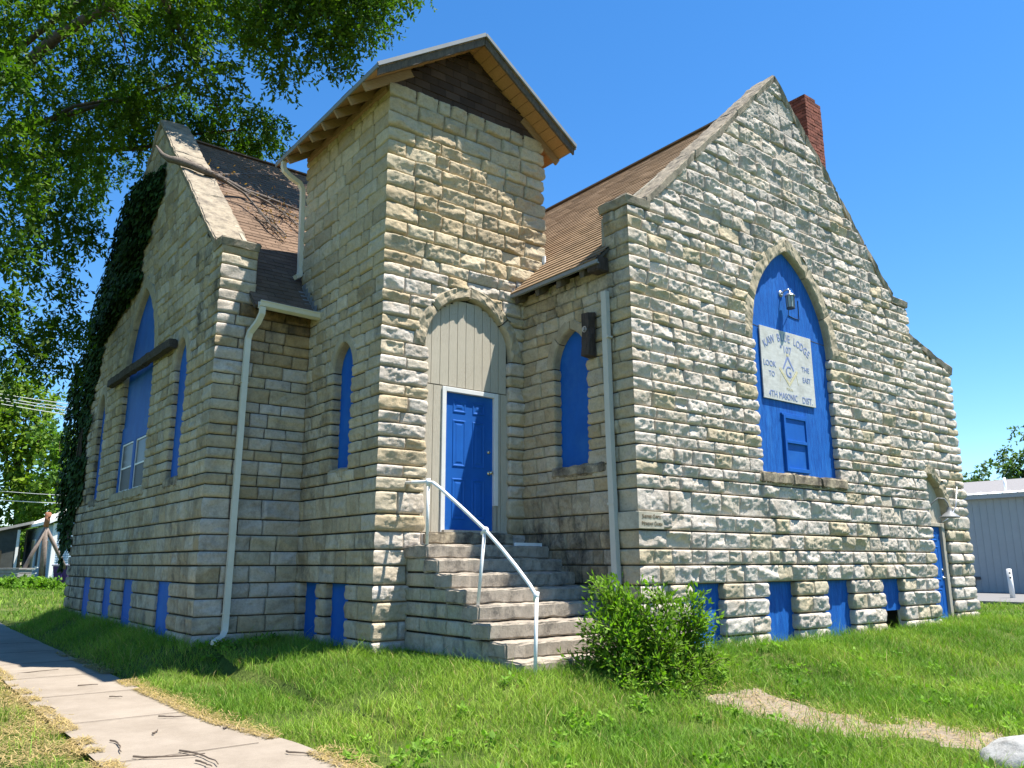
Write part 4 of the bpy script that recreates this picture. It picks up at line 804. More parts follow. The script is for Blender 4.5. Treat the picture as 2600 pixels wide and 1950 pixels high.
X, Y = np.meshgrid(gx, gy, indexing='ij'); Z = gh(X, Y); I = np.arange(X.size).reshape(X.shape)
tag(npmesh('ground', np.stack([X, Y, Z], -1).reshape(-1, 3), np.stack([I[:-1, :-1], I[1:, :-1], I[1:, 1:], I[:-1, 1:]], -1).reshape(-1, 4), MATS['soil'], smooth=True), 'grassy soil of the church lawn', 'ground', kind='structure')
def sheet(name, xs, ys, edge, mat, lift, label, skirt=.0):
    X, Y = np.meshgrid(xs, ys, indexing='ij'); X, Y = edge(X, Y); Z = lift(X, Y); I = np.arange(X.size).reshape(X.shape)
    return tag(npmesh(name, np.stack([X, Y, Z], -1).reshape(-1, 3), np.stack([I[:-1, :-1], I[1:, :-1], I[1:, 1:], I[:-1, 1:]], -1).reshape(-1, 4), mat, smooth=True), label, name.replace('_', ' '), kind='structure')
def swl(y): return -3.62+.03*(fbm(y*1.3, 0*y+3, 3)-.5)
def swr(y): return -2.52+.05*(fbm(y*1.6, 0*y+9, 3)-.5)+.22*sm((-1.0-y)/2.2)
sheet('sidewalk', np.linspace(0, 1, 14), np.arange(-12, 40, .15), lambda a, y: (swl(y)-.05+(swr(y)-swl(y)+.1)*a, y), MATS['sidewalk_concrete'], lambda x, y: .168+.60*sm((y-11)/26)+.012*(fbm(x*.7, y*.5, 2)-.5), 'pale concrete pavement beside the left gable')
m = MB()
for y in (-8.6, -6.6, -4.6, -2.75, -.9, .95, 2.8, 4.65, 6.5, 8.4): m.bx(-3.64, -2.5, y-.004, y+.004, .1745, .1765)
tag(m.build('pavement_joints', MATS['twig_wood']), 'thin dark joints across the concrete pavement', 'joints', kind='structure')
def gpatch(x, y):                                              # 1 on the bare gravel strip
    cx_ = 2.25-.10*(y+5); return sm((.72-np.abs(x-cx_)+1.5*(fbm(x*1.7+5, y*1.7, 4)-.5))/.45)*sm((-3.55-y)/.5)
gxs = np.linspace(.9, 3.9, 60); gys = np.linspace(-9.5, -3.4, 100); X, Y = np.meshgrid(gxs, gys, indexing='ij'); Z = gh(X, Y)+.028*gpatch(X, Y)-.018+.012*(fbm(X*5, Y*5, 3)-.5); I = np.arange(X.size).reshape(X.shape)
tag(npmesh('gravel_path', np.stack([X, Y, Z], -1).reshape(-1, 3), np.stack([I[:-1, :-1], I[1:, :-1], I[1:, 1:], I[:-1, 1:]], -1).reshape(-1, 4), MATS['gravel'], smooth=True), 'worn gravel strip in the lawn', 'gravel path', kind='structure')
m = MB(); m.bx(24.5, 33.3, -6, 30, -.2, .335); tag(m.build('parking_lot', MATS['asphalt']), 'strip of grey asphalt before the metal building', 'parking lot', kind='structure')
# ---------------------------------------------------------------- grass
rng = np.random.default_rng(99)
def visible(P, mg=60):
    d = P-CAM; w = d@FW; u = 1300+2045.4*(d@RT)/np.maximum(w, .01); v = 975-2045.4*(d@UP)/np.maximum(w, .01); return (w > .5) & (u > -mg) & (u < 2600+mg) & (v < 1950+mg*2) & (v > 0)
def blades(x, y, hgt, wid, lean, col, seg=2):
    n = len(x); z = gh(x, y)-.01; th = rng.random(n)*6.283; ph = rng.random(n)*6.283; side = np.stack([np.cos(th), np.sin(th), 0*th], 1)*wid[:, None]/2; ln = np.stack([np.cos(ph), np.sin(ph), 0*ph], 1)*(lean*hgt)[:, None]
    B = np.stack([x, y, z], 1); up = np.stack([0*x, 0*x, hgt], 1); M1 = B+up*.55+ln*.3; T = B+up*.92+ln
    V = np.stack([B-side, B+side, M1+side*.75, M1-side*.75, T+side*.12, T-side*.12], 1).reshape(-1, 3); k = np.arange(n)*6
    F = np.concatenate([np.stack([k, k+1, k+2, k+3], 1), np.stack([k+3, k+2, k+4, k+5], 1)]); c = np.concatenate([col*.9, col*1.12]); return V, F, c
def sampler(x0, x1, y0, y1, dens):
    n = int((x1-x0)*(y1-y0)*dens); return rng.uniform(x0, x1, n), rng.uniform(y0, y1, n)
def gmask(x, y):
    d = bdist(x, y); k = d > .03; k &= ~((x > .38) & (x < 2.55) & (y > -2.52) & (y < .1)); return k
def gcol(x, y, n, straw=0.):
    q = fbm(x*.8+3, y*.8, 3); q2 = fbm(x*3.1, y*3.1+8, 2); a = np.array((.125, .235, .03)); b = np.array((.265, .37, .055)); c = a+(b-a)*np.clip((q-.32)*2.2+rng.normal(0, .18, n), 0, 1)[:, None]
    s = (rng.random(n) < .05+straw+.5*np.clip(q2-.5, 0, 1)*np.clip(q*2-.6, 0, 1)); c[s] = np.array((.36, .29, .12))*rng.uniform(.6, 1.3, (s.sum(), 1)); return c*rng.uniform(.75, 1.25, (n, 1))
VS = []; FS = []; CS = []; nb = 0
def addg(t):
    global nb
    V, F, c = t; VS.append(V); FS.append(F+nb); CS.append(c); nb += len(V)
for (x0, x1, y0, y1), dens, hs, wd in (((-5.5, 6, -9, 3), 2300, (.055, .135), .0062), ((-3., -1.2, 3, 13), 1500, (.07, .15), .0075), ((6, 14, -6.5, -1.8), 1300, (.06, .14), .0075), ((13, 25, -4, 12), 160, (.06, .14), .018), ((-7, 12, 12.4, 36), 85, (.07, .16), .022), ((-12, -3.6, 3, 22), 160, (.06, .13), .016)):
    x, y = sampler(x0, x1, y0, y1, dens); P = np.stack([x, y, gh(x, y)], 1); k = visible(P) & gmask(x, y)
    on_sw = (x > swl(y)+.03) & (x < swr(y)-.03); near = np.minimum(np.abs(x-swl(y)), np.abs(x-swr(y))); gp = gpatch(x, y)*(y > -9)
    k &= ~on_sw; k &= (rng.random(len(x)) > gp*.80) & (rng.random(len(x)) > .72*np.clip(1-near/.34, 0, 1)) & (rng.random(len(x)) > .8*np.clip((fbm(x*1.1+40, y*1.1, 3)-.56)*6, 0, 1)); x, y = x[k], y[k]; near = near[k]
    dry = (x < -3.3) & (y < 3); k = ~dry | (rng.random(len(x)) < np.clip(.25+1.8*(fbm(x*1.5, y*1.5, 3)-.42), .05, 1)); x, y, near, dry = x[k], y[k], near[k], dry[k]
    n = len(x); d = bdist(x, y); hm = (.6+.8*fbm(x*1.3+9, y*1.3, 3))*(1+.7*np.clip(1-d/.25, 0, 1))*np.clip(.45+near/.5, .45, 1); h = rng.uniform(hs[0], hs[1], n)*hm*(1+.8*(rng.random(n) < .04)); w = wd*rng.uniform(.6, 1.5, n)
    addg(blades(x, y, h, w, rng.uniform(.15, 1.1, n), gcol(x, y, n, .30*dry)+np.clip(.3-near, 0, .3)[:, None]*np.array((.25, .12, .02))))
G = npmesh('lawn_grass', np.concatenate(VS), np.concatenate(FS), MATS['grass_blade'], None, np.concatenate(CS)); tag(G, 'long bright green grass of the church lawn', 'grass', kind='stuff')
# straw along the pavement and the gravel
n = 16000; y = rng.uniform(-8, 6, n); e = rng.random(n) < .55; x = np.where(e, swr(y), swl(y))+np.abs(rng.normal(0, .16, n))*np.where(e, 1, -1)-np.where(e, .07, -.07); P = np.stack([x, y, np.maximum(gh(x, y)+.02, .182)], 1); k = visible(P); k &= (fbm(x*2, y*2, 2) > .43); P = P[k]; n = len(P)
n3 = 26000; x3 = rng.uniform(-5.6, -3.45, n3); y3 = rng.uniform(-5, 4, n3); k3 = fbm(x3*1.5, y3*1.5, 3) < .56; x3, y3 = x3[k3], y3[k3]; P3 = np.stack([x3, y3, gh(x3, y3)+.02+.02*rng.random(len(x3))], 1); P = np.concatenate([P, P3[visible(P3)]])
n2 = 14000; x2 = rng.uniform(.6, 4.2, n2); y2 = rng.uniform(-7.5, -3.2, n2); g2 = gpatch(x2, y2)+.5*np.clip(1-np.abs(x2-2.4)/1.3, 0, 1)*np.clip((-3.1-y2)/.5, 0, 1)*fbm(x2*3, y2*3, 2); k2 = rng.random(n2) < .55*g2*(1.15-gpatch(x2, y2)*.6); P2 = np.stack([x2, y2, gh(x2, y2)+.03], 1)[k2]; P = np.concatenate([P, P2[visible(P2)]]); n = len(P)
th = rng.random(n)*6.283; L = rng.uniform(.03, .11, n); a = np.stack([np.cos(th), np.sin(th), rng.normal(.05, .2, n)], 1)*L[:, None]; b = np.stack([-np.sin(th), np.cos(th), 0*th], 1)*.003
L = L*1.0; V = np.stack([P-a/2-b, P-a/2+b, P+a/2+b, P+a/2-b], 1).reshape(-1, 3); F = np.arange(4*n).reshape(n, 4); tag(npmesh('dry_straw', V, F, MATS['grass_blade'], None, np.array((.50, .37, .17))*rng.uniform(.5, 1.15, (n, 1))), 'dry straw-coloured clippings along the pavement edges', 'straw', kind='stuff')
# ---------------------------------------------------------------- plants
def leafquads(P, A, B, ln, wd, fold=.25):
    """one folded leaf (two triangles sharing the midrib as a quad) per point: A = along, B = across"""
    n = len(P); N_ = np.cross(A, B); V = np.stack([P, P+A*ln[:, None]*.5+B*wd[:, None]*.5+N_*(wd*fold)[:, None], P+A*ln[:, None], P+A*ln[:, None]*.5-B*wd[:, None]*.5+N_*(wd*fold)[:, None]], 1).reshape(-1, 3); return V, np.arange(4*n).reshape(n, 4)
def unit(v): return v/(np.linalg.norm(v, axis=-1, keepdims=True)+1e-9)
def sprays(centres, radii, rng, per, leaves=13, ln=(.06, .10), wd=.42, twig=.55, droop=.5, flat=.8):
    """leafy twigs spread through lumpy clumps"""
    PP = []; AA = []
    for c, r in zip(centres, radii):
        k = max(6, int(per*r*r)); d = unit(rng.normal(0, 1, (k, 3))); s = c+d*(r*rng.random(k)**.45)[:, None]*np.array((1, 1, flat)); g = unit(d*.7+rng.normal(0, .5, (k, 3))+np.array((0, 0, -droop)))
        for j in range(leaves):
            f = (j+.5)/leaves; p = s+g*(twig*(f-.3))+np.array((0, 0, -.12*f*f)); sd = unit(np.cross(g, rng.normal(0, 1, (k, 3)))); PP.append(p); AA.append(unit(g*.55+sd*(1 if j % 2 else -1)+np.array((0, 0, -.25))))
    P = np.concatenate(PP); A = np.concatenate(AA); B = unit(np.cross(A, unit(rng.normal(0, .45, A.shape)+np.array((0, 0, 1.))))); n = len(P); L = rng.uniform(*ln, n); return P, A, B, L, L*wd
def crown(name, centres, radii, parent, seed, per, base, ln=(.06, .10), leaves=13, twig=.55, var=.35, wd=.42, cull=None, mat='leaf', droop=.5, flat=.8):
    rng = np.random.default_rng(seed); P, A, B, L, Wd = sprays(np.array(centres, float), radii, rng, per, leaves, ln, wd, twig, droop, flat)
    if cull is not None: k = cull(P); P, A, B, L, Wd = P[k], A[k], B[k], L[k], Wd[k]
    V, F = leafquads(P, A, B, L, Wd); n = len(P); q = np.clip(fbm(P[:, 0]*.9+P[:, 2]*.6, P[:, 1]*.9-P[:, 2]*.5, 2)*1.6-.3, 0, 1)[:, None]
    b = np.array(base); c = (b*(1-q)+b*np.array((2.1, 1.7, 1.15))*q)*rng.uniform(1-var, 1+var, (n, 1)); return npmesh(name, V, F, MATS[mat], parent, c)
def limb(m, a, b, r0, r1, rng, k=6, wob=.12, sides=8):
    a = np.array(a, float); b = np.array(b, float); L = np.linalg.norm(b-a); t = np.linspace(0, 1, k); p = a+(b-a)*t[:, None]+rng.normal(0, wob*L/k, (k, 3))*np.array((1, 1, .6)); p[0] = a; p[-1] = b; m.tube(list(p), list(r0+(r1-r0)*t), sides); return p
# overhanging elm-like tree: clumps placed through its volume
TR = thing('shade_tree', 'large leafy tree spreading over and behind the left wing', 'tree', (-8.5, 15, .2)); rng = np.random.default_rng(4)
spec = [(-40, 60, 15, 1.0), (60, 30, 15, .9), (40, 150, 16, .9), (-30, 200, 14, 1.0), (90, 240, 17, .9), (-20, 330, 15, 1.0), (60, 380, 16, 1.), (140, 330, 18, 1.), (30, 480, 15, .9), (110, 460, 17, .9),
        (200, 380, 18, 1.), (150, 540, 17, .9), (50, 580, 16, .9), (230, 300, 19, 1.), (290, 370, 20, 1.), (250, 480, 19, .9), (310, 450, 21, .8), (200, 600, 18, .8), (100, 660, 16, .9), (-20, 620, 14, .9), (40, 720, 15, .8), (130, 760, 16, .75), (-30, 800, 14, .9), (60, 840, 15, .8), (150, 850, 17, .6), (210, 700, 18, .7),
        (-20, 890, 14, .7), (110, 905, 16, .45), (170, 930, 17, .35), (20, 930, 15, .55), (10, 860, 15, .6), (60, 900, 15.5, .5), (120, 870, 16, .5), (-10, 780, 15, .62), (40, 770, 15, .55), (150, 930, 17, .3), (30, 955, 15, .3), (100, 820, 16, .6), (200, 820, 18, .6), (160, 760, 17, .6), (190, 130, 19, .8), (260, 160, 20, .8), (330, 180, 20, .7), (180, 220, 19, .7), (240, 80, 16, .35), (150, 10, 15, .5), (230, -10, 15, .6),
        (400, 60, 15, .7), (430, 130, 15, .7), (380, 200, 16, .7), (340, 260, 18, .9), (470, 20, 15, .7), (500, 90, 15, .6), (410, 300, 19, 1.), (460, 220, 17, .7), (360, 330, 20, .9), (470, 330, 20, .8), (300, 290, 18, .9), (520, 170, 15, .42), (560, 190, 15, .42), (590, 160, 15, .28),
        (540, 260, 18, .5), (590, 250, 18, .45), (520, 340, 20, .8), (560, 330, 21, .9), (620, 300, 20, .8), (680, 310, 20, .7), (650, 370, 21, .8), (600, 380, 21, .8), (700, 360, 21, .6), (610, 400, 22, .7),
        (620, 60, 14, .42), (660, 30, 14, .5), (650, 110, 14, .42), (700, 80, 14, .55), (740, 40, 14, .6), (800, 20, 14, .6), (860, 50, 14, .5), (770, 100, 14, .5), (720, 140, 14, .5), (700, 190, 14, .4), (840, 110, 14, .5), (890, 140, 14, .35), (880, 90, 14, .4), (800, 150, 14, .3), (930, 60, 14, .38), (960, 15, 14, .55), (1010, 0, 14, .35), (740, 200, 14, .28), (850, 170, 14, .3), (720, -30, 14, .7), (820, -50, 14, .8), (920, -60, 14, .7), (560, -40, 14, .8), (450, -60, 15, .9), (300, -60, 15, .9),
        (200, 460, 25, 1.4), (300, 250, 26, 1.4), (450, 250, 26, 1.)]
spec = [(u, v, 17.9, r*1.26) if u > 540 and v < 230 and d < 15.5 else ((u, v, d*1.13, r*1.1) if u > 370 and d < 16.5 else (u, v, d, r)) for u, v, d, r in spec]; spec = [q for q in spec if q[1] < 690 or q[3] < .65]; cen = [at(u, v, d) for u, v, d, r in spec]; rad = [r*.74 for *_, r in spec]
over = [(1.6, 5.4, 14.8, 1.3), (2.4, 7.0, 15.5, 1.4), (.9, 7.6, 16.2, 1.3), (.4, 5.9, 14.9, .9), (-.8, 7.6, 16, 1.4), (3.4, 6.2, 16.5, 1.2), (-2.4, 7.4, 15.5, 1.4), (-3.2, 10, 14.5, 1.5), (-1., 10, 15.8, 1.6), (1, 10, 16.5, 1.5)]
cen += [np.array(o_[:3]) for o_ in over]; rad += [o_[3] for o_ in over]
def keep_tree(P):
    d = P-CAM; w = d@FW; v = 975-2045.4*(d@UP)/w; return ~((P[:, 0] > -1.9) & (P[:, 1] < 13) & (P[:, 2] < 11.4)) & (P[:, 2] > 3.0)
crown('crown', cen, rad, TR, 61, 118, (.047, .100, .011), (.10, .18), 13, .5, cull=keep_tree)
m = MB(); tips = [at(*q) for q in ((100, 300, 17), (300, 250, 18), (480, 200, 18), (600, 330, 20), (700, 90, 17.9), (880, 80, 17.9), (90, 420, 17), (420, 60, 17))]
tp = limb(m, (-8.5, 15, .0), (-8.2, 14.6, 5.5), .42, .33, rng, 6, .06, 12); m.build('trunk', MATS['bark'], TR, True); m = MB(); hub = np.array((-8.2, 14.6, 5.5)); hub2 = np.array((-6.6, 13.4, 10.5)); limb(m, hub, hub2, .30, .2, rng, 6, .08)
for tpt in tips[:4]+[tips[6]]: limb(m, hub2 if tpt[2] > 8 else hub, tpt, .14, .025, rng, 8, .10)
q0 = at(380, -60, 16.5); limb(m, hub2, q0, .16, .10, rng, 8, .05); p = limb(m, q0, at(480, 120, 17.3), .085, .05, rng, 6, .04); limb(m, p[-1], at(520, 200, 18), .05, .012, rng, 5, .06); limb(m, p[3], at(430, 160, 17.6), .04, .01, rng, 5, .05); limb(m, p[-1], at(560, 290, 18), .045, .012, rng, 6, .06)
q1 = at(640, -60, 17.5); limb(m, q0, q1, .07, .045, rng, 5, .05); limb(m, q1, at(690, 110, 17.9), .035, .01, rng, 6, .05); limb(m, q1, at(860, 60, 17.9), .035, .01, rng, 6, .05); limb(m, q1, at(770, 90, 17.9), .03, .008, rng, 6, .05)
q2 = at(250, -30, 15); limb(m, hub2, q2, .1, .05, rng, 6, .05); limb(m, q2, at(300, 60, 16), .045, .02, rng, 4, .05); limb(m, at(300, 60, 16), at(330, 170, 17), .022, .008, rng, 5, .06); limb(m, at(275, 20, 15.5), at(320, 45, 15.8), .02, .008, rng, 4, .05)
m.build('limbs', MATS['bark'], TR, True)
# ivy on the far half of the left gable
rng = np.random.default_rng(14); zb_ = [8.87, 8.5, 7.88, 7.35, 7.0, 6.4, 5.77, 5.08, 4.07, 3.4, 2.79, 2.13, 1.6]; yb_ = [6.6, 7.25, 7.35, 7.8, 9.6, 10.8, 11.2, 11.5, 11.35, 11.3, 11.9, 12.1, 12.4]
n = 52000; y = rng.uniform(6.2, 12.75, n); z = rng.uniform(1.5, 9.6, n); lim = np.interp(-z, -np.array(zb_), yb_)+.9*(fbm(y*1.6, z*1.6, 3)-.5)+np.where((z > 6.6) & (z < 8.3), .5*np.sin(z*5), 0)
k = (y > lim) & (z < 10.9-(y-7.34)*.96+.25) & (rng.random(n) < .35+np.clip((y-lim)*1.5, 0, 1)); y, z = y[k], z[k]; lim = lim[k]; n = len(y); th = np.clip((y-lim)/1.2, .1, 1)*np.clip((z-1.3)/1.5, .3, 1); x = -1.52-rng.random(n)*.30*th-.08*np.clip(y-12., 0, 1)
P = np.stack([x, y, z], 1); A = unit(np.stack([-.25*np.ones(n), rng.normal(0, .45, n), -1+rng.normal(0, .3, n)], 1)); B = unit(np.cross(A, unit(np.stack([-1*np.ones(n), rng.normal(0, .35, n), .35+rng.normal(0, .3, n)], 1))))
IV = thing('ivy', 'dark ivy climbing the far half of the left gable wall', 'ivy', (-1.6, 11.5, .5)); V, F = leafquads(P, A, B, rng.uniform(.09, .17, n), rng.uniform(.08, .15, n), .12); npmesh('foliage', V, F, MATS['ivy_leaf'], IV, np.array((.028, .060, .014))*rng.uniform(.5, 1.7, (n, 1)))
m = MB()
for k in range(6):
    y0_ = rng.uniform(12.0, 12.25); pts = [(-1.56, y0_, 2.2)]; zt = rng.uniform(5, 8.4)
    for z_ in np.arange(2.6, zt, .8): pts.append((-1.58+rng.normal(0, .02), max(np.interp(-z_, -np.array(zb_), yb_)+.6, y0_-(z_*.2))+rng.normal(0, .12), z_))
    m.tube(pts, list(np.linspace(.03, .008, len(pts))), 5)
m.build('vines', MATS['bark'], IV)
# shrub beside the steps
SH = thing('shrub', 'bushy bright green shrub growing beside the foot of the steps', 'shrub', (1.95, -3.15, .25)); rng = np.random.default_rng(33); base = np.array((1.95, -3.15, .2)); m = MB(); PP = []; AA = []
tgt = [(1495, 1440, .1), (1520, 1470, 0), (1560, 1500, -.2), (1480, 1560, .1), (1500, 1560, -.3), (1620, 1480, -.1), (1660, 1455, .1), (1700, 1470, .1), (1760, 1480, .2), (1830, 1530, .2), (1790, 1520, 0), (1840, 1620, 0), (1450, 1680, -.2), (1470, 1640, -.1), (1590, 1560, -.4), (1680, 1560, -.4), (1740, 1600, -.4), (1600, 1650, -.6), (1680, 1680, -.7), (1760, 1700, -.6), (1520, 1720, -.5), (1820, 1720, -.4), (1560, 1620, -.5), (1640, 1740, -.8), (1720, 1760, -.8), (1500, 1600, 0), (1560, 1450, .1), (1475, 1730, -.4)]
d0_ = (base-CAM)@FW
for u, v, dd in tgt:
    tip = base+(at(u, v, d0_+dd)-base)*.93; L = np.linalg.norm(tip-base)
    for r in range(5 if L > .8 else 4):
        tp_ = tip+np.array((0, 0, -.10))+rng.normal(0, .11, 3)*(r > 0); b0 = base+np.array((rng.normal(0, .12), rng.normal(0, .1), 0)); mid = (b0+tp_)/2+rng.normal(0, .08, 3)+np.array((0, 0, .10*L)); pts = [b0*(1-t)**2+mid*2*t*(1-t)+tp_*t*t for t in np.linspace(0, 1, 7)]
        m.tube(pts, list(np.linspace(.010, .003, 7)), 4)
        k = int(72*L); f = rng.uniform(.22, 1.02, k)**.8; p = np.array([b0*(1-t)**2+mid*2*t*(1-t)+tp_*t*t for t in f]); g = unit(tp_-mid); off = unit(rng.normal(0, 1, (k, 3))); PP.append(p+off*rng.uniform(.01, .11, k)[:, None]); AA.append(unit(off+g*.6+np.array((0, 0, .1))))
P = np.concatenate(PP); A = np.concatenate(AA); k = P[:, 2] > gh(P[:, 0], P[:, 1])+.03; P, A = P[k], A[k]; n = len(P); B = unit(np.cross(A, unit(rng.normal(0, .5, A.shape)+np.array((0, 0, 1.))))); V, F = leafquads(P, A, B, rng.uniform(.05, .09, n), rng.uniform(.022, .04, n), .2)
npmesh('foliage', V, F, MATS['leaf'], SH, np.array((.14, .25, .024))*rng.uniform(.55, 1.35, (n, 1))*(.75+.5*fbm(P[:, 0]*4, P[:, 2]*4, 2)[:, None])); m.build('stems', MATS['green_stem'], SH)
# broad-leaved weeds scattered in the lawn
rng = np.random.default_rng(91); wx = np.concatenate([rng.uniform(-2.4, 6, 150), rng.uniform(-1.45, 2.3, 26)]); wy = np.concatenate([rng.uniform(-7, -2.7, 150), rng.uniform(1.9, 2.4, 26)]); k = (gpatch(wx, wy) < .3) & (wx > swr(wy)+.1) & (bdist(wx, wy) > .05); wx, wy = wx[k], wy[k]
tag(crown('lawn_weeds', np.stack([wx, wy, gh(wx, wy)+.06], 1), list(rng.uniform(.07, .15, len(wx))), None, 92, 700, (.10, .21, .03), (.035, .075), 6, .12, wd=.55, droop=-.5, flat=.6), 'low broad-leaved weeds scattered through the lawn', 'weeds', kind='stuff')
# rock at the lower right edge
m = MB(); U_, Vv = np.meshgrid(np.linspace(0, 2*math.pi, 41), np.linspace(-.5, math.pi/2, 22), indexing='ij'); d = np.stack([np.cos(U_)*np.cos(Vv), np.sin(U_)*np.cos(Vv), np.sin(Vv)], -1).reshape(-1, 3); P = np.sign(d)*np.abs(d)**.8*np.array((.42, .30, .235)); P += vn3(P, 5)*.07+vn3(P, 14)*.025
I = np.arange(41*22).reshape(41, 22); rk = (1.83, -6.93, .10); m.add(P@np.array([[.8, -.6, 0], [.6, .8, 0], [0, 0, 1]])+np.array(rk), np.stack([I[:-1, :-1], I[1:, :-1], I[1:, 1:], I[:-1, 1:]], -1).reshape(-1, 4).tolist()); tag(m.build('rock', MATS['field_rock'], None, True), 'rounded grey-white rock lying in the lawn by the gravel', 'rock')
# twigs on the pavement
rng = np.random.default_rng(6)
tw = [((455, 1905), (530, 1915), (555, 1940), 'long thin curved twig on the pavement near the lower picture edge'), ((340, 1920), (430, 1925), (520, 1913), 'long straight twig beside the curved one on the pavement'), ((403, 1818), (430, 1820), (470, 1818), 'thin straight twig in the middle of the pavement'), ((388, 1863), (398, 1856), (402, 1852), 'short stubby twig in the middle of the pavement'), ((500, 1930), (520, 1938), (540, 1945), 'short thick twig by the end of the long curved twig'),
      ((570, 1848), (590, 1843), (600, 1832), 'small crooked twig at the right straw edge of the pavement'), ((200, 1740), (225, 1739), (250, 1737), 'thin twig at the tip of the roof shadow'), ((278, 1769), (295, 1767), (310, 1768), 'small dark twig on the pavement below the shadow tip'), ((0, 1715), (70, 1706), (150, 1700), 'long faint twig lying across the pavement in the shade edge'), ((280, 1880), (310, 1885), (305, 1910), 'bent dark twig in the straw at the left pavement edge'), ((725, 1908), (760, 1911), (790, 1911), 'short brown twig at the far right end of the pavement'), ((80, 1795), (110, 1790), (138, 1800), 'dark forked twig in the dry grass at the left')]
def gp_at(u, v):
    d = ray(u, v); t = 12.
    for _ in range(12): p = CAM+d*t; t = (max(float(gh(p[0], p[1])), .175 if swl(p[1]) < p[0] < swr(p[1]) else -9)+.012-CAM[2])/d[2]
    return CAM+d*t
for a, b, c, lab in tw:
    pa, pb, pc = gp_at(*a), gp_at(*b), gp_at(*c); m = MB(); pts = [pa*(1-t)**2+pb*2*t*(1-t)+pc*t*t+rng.normal(0, .006, 3)*np.array((1, 1, .2)) for t in np.linspace(0, 1, 7)]; m.tube(pts, list(np.linspace(.008, .004, 7)), 5); tag(m.build('twig', MATS['twig_wood']), lab, 'twig', 'fallen twigs on the pavement')
# ---------------------------------------------------------------- beyond the church, left
HB = thing('blue_house', 'pale blue clapboard house with a low white-edged roof beyond the lawn', 'house', (2.3, 39.3, .7)); f1 = np.array((.12, 1., 0)); f1 /= np.linalg.norm(f1); Cn = at(125, 1480, 41.); Cn[2] = .5; e1 = at(45, 1480, 49.)-at(125, 1480, 41); e1[2] = 0; L1 = np.linalg.norm(e1); e1 /= L1; e2 = np.array((e1[1], -e1[0], 0)); e2 = e2 if e2@RT > 0 else -e2; L1 = 9.; L2 = 7.5; H = 3.15
m = MB()
def hwall(m, O, d, L, n_, z0, z1, slope=0):
    z = z0
    while z < z1-.01:
        a = z; b = min(z+.12, z1); lo, hi = np.array(O)+n_*.022, np.array(O)+n_*.004; m.add([(*lo[:2], a), (*(lo+d*L)[:2], a), (*(hi+d*L)[:2], b), (*hi[:2], b)], [(0, 1, 2, 3)]); m.add([(*lo[:2], a), (*(lo+d*L)[:2], a), (*(hi+d*L)[:2], a), (*hi[:2], a)], [(0, 1, 2, 3)]); z += .12
n1 = -e2; n2 = -e1; z0 = .5; hwall(m, Cn, e1, L1, n1, z0, z0+H); hwall(m, Cn, e2, L2, n2, z0, z0+H)
for k in range(8): m.add([(*(Cn+e2*(L2*.5*k/8))[:2], z0+H+1.9*k/8), (*(Cn+e2*(L2*(1-.5*k/8)))[:2], z0+H+1.9*k/8), (*(Cn+e2*(L2*(1-.5*(k+1)/8)))[:2], z0+H+1.9*(k+1)/8), (*(Cn+e2*(L2*.5*(k+1)/8))[:2], z0+H+1.9*(k+1)/8)], [(0, 1, 2, 3)])
m.build('wall', MATS['house_blue'], HB); m = MB()
for s in (0, 1):
    a = Cn+e2*(-.35 if s == 0 else L2+.35)-e1*.35; b = Cn+e2*(L2/2)-e1*.35; z_a, z_b = z0+H-.02, z0+H+2.05; m.add([(*a[:2], z_a), (*b[:2], z_b), (*(b+e1*(L1+.7))[:2], z_b), (*(a+e1*(L1+.7))[:2], z_a), (*a[:2], z_a+.16), (*b[:2], z_b+.16), (*(b+e1*(L1+.7))[:2], z_b+.16), (*(a+e1*(L1+.7))[:2], z_a+.16)], [(0, 1, 2, 3), (4, 5, 6, 7), (0, 1, 5, 4), (1, 2, 6, 5), (2, 3, 7, 6), (3, 0, 4, 7)])
m.build('roof', MATS['house_white'], HB)
for q in (Cn, Cn+e2*L2, Cn+e1*L1): m = MB(); m.box((q[0], q[1], z0+H/2), (.2, .2, H), [e1, e2, (0, 0, 1)]); m.build('corner_board', MATS['house_white'], HB)
for nm, a, w_, zb, h_, mt in (('door', 5.6, 1.0, .35, 2.05, 'tan_door'), ('window', 4.0, .6, 1.0, 1.2, 'tan_door'), ('window', 1.4, .8, 1.0, 1.3, 'house_white')):
    m = MB(); c = Cn+e1*(a+w_/2)+n1*.03; m.box((c[0], c[1], z0+zb+h_/2), (w_+.2, .06, h_+.15), [e1, n1, (0, 0, 1)]); fr_ = m.build(nm, MATS['house_white'], HB); m = MB(); c = c+n1*.02; m.box((c[0], c[1], z0+zb+h_/2), (w_, .06, h_), [e1, n1, (0, 0, 1)]); m.build('leaf' if nm == 'door' else 'pane', MATS['tan_door' if nm == 'door' else 'dark_wall'], fr_)
GS = thing('grey_shed', 'low dark shed with a sloping roof left of the blue house', 'shed', at(-20, 1490, 44)*np.array((1, 1, 0))+np.array((0, 0, .5))); o_ = at(36, 1480, 45.); o_[2] = .5; m = MB(); d = -RT*np.array((1, 1, 0)); d /= np.linalg.norm(d); n_ = (o_-CAM)*np.array((1, 1, 0)); n_ /= np.linalg.norm(n_); d = np.array((-n_[1], n_[0], 0))
m.ext([(0, -.2), (7, -.2), (7, 1.3), (0, 3.2)], o_, d, -n_, -4, 0); m.build('wall', MATS['dark_wall'], GS); m = MB(); m.box(o_+d*.08-n_*.02+np.array((0, 0, 1.45)), (.14, .06, 3.1), [d, n_, (0, 0, 1)]); m.build('corner_board', MATS['house_white'], GS)
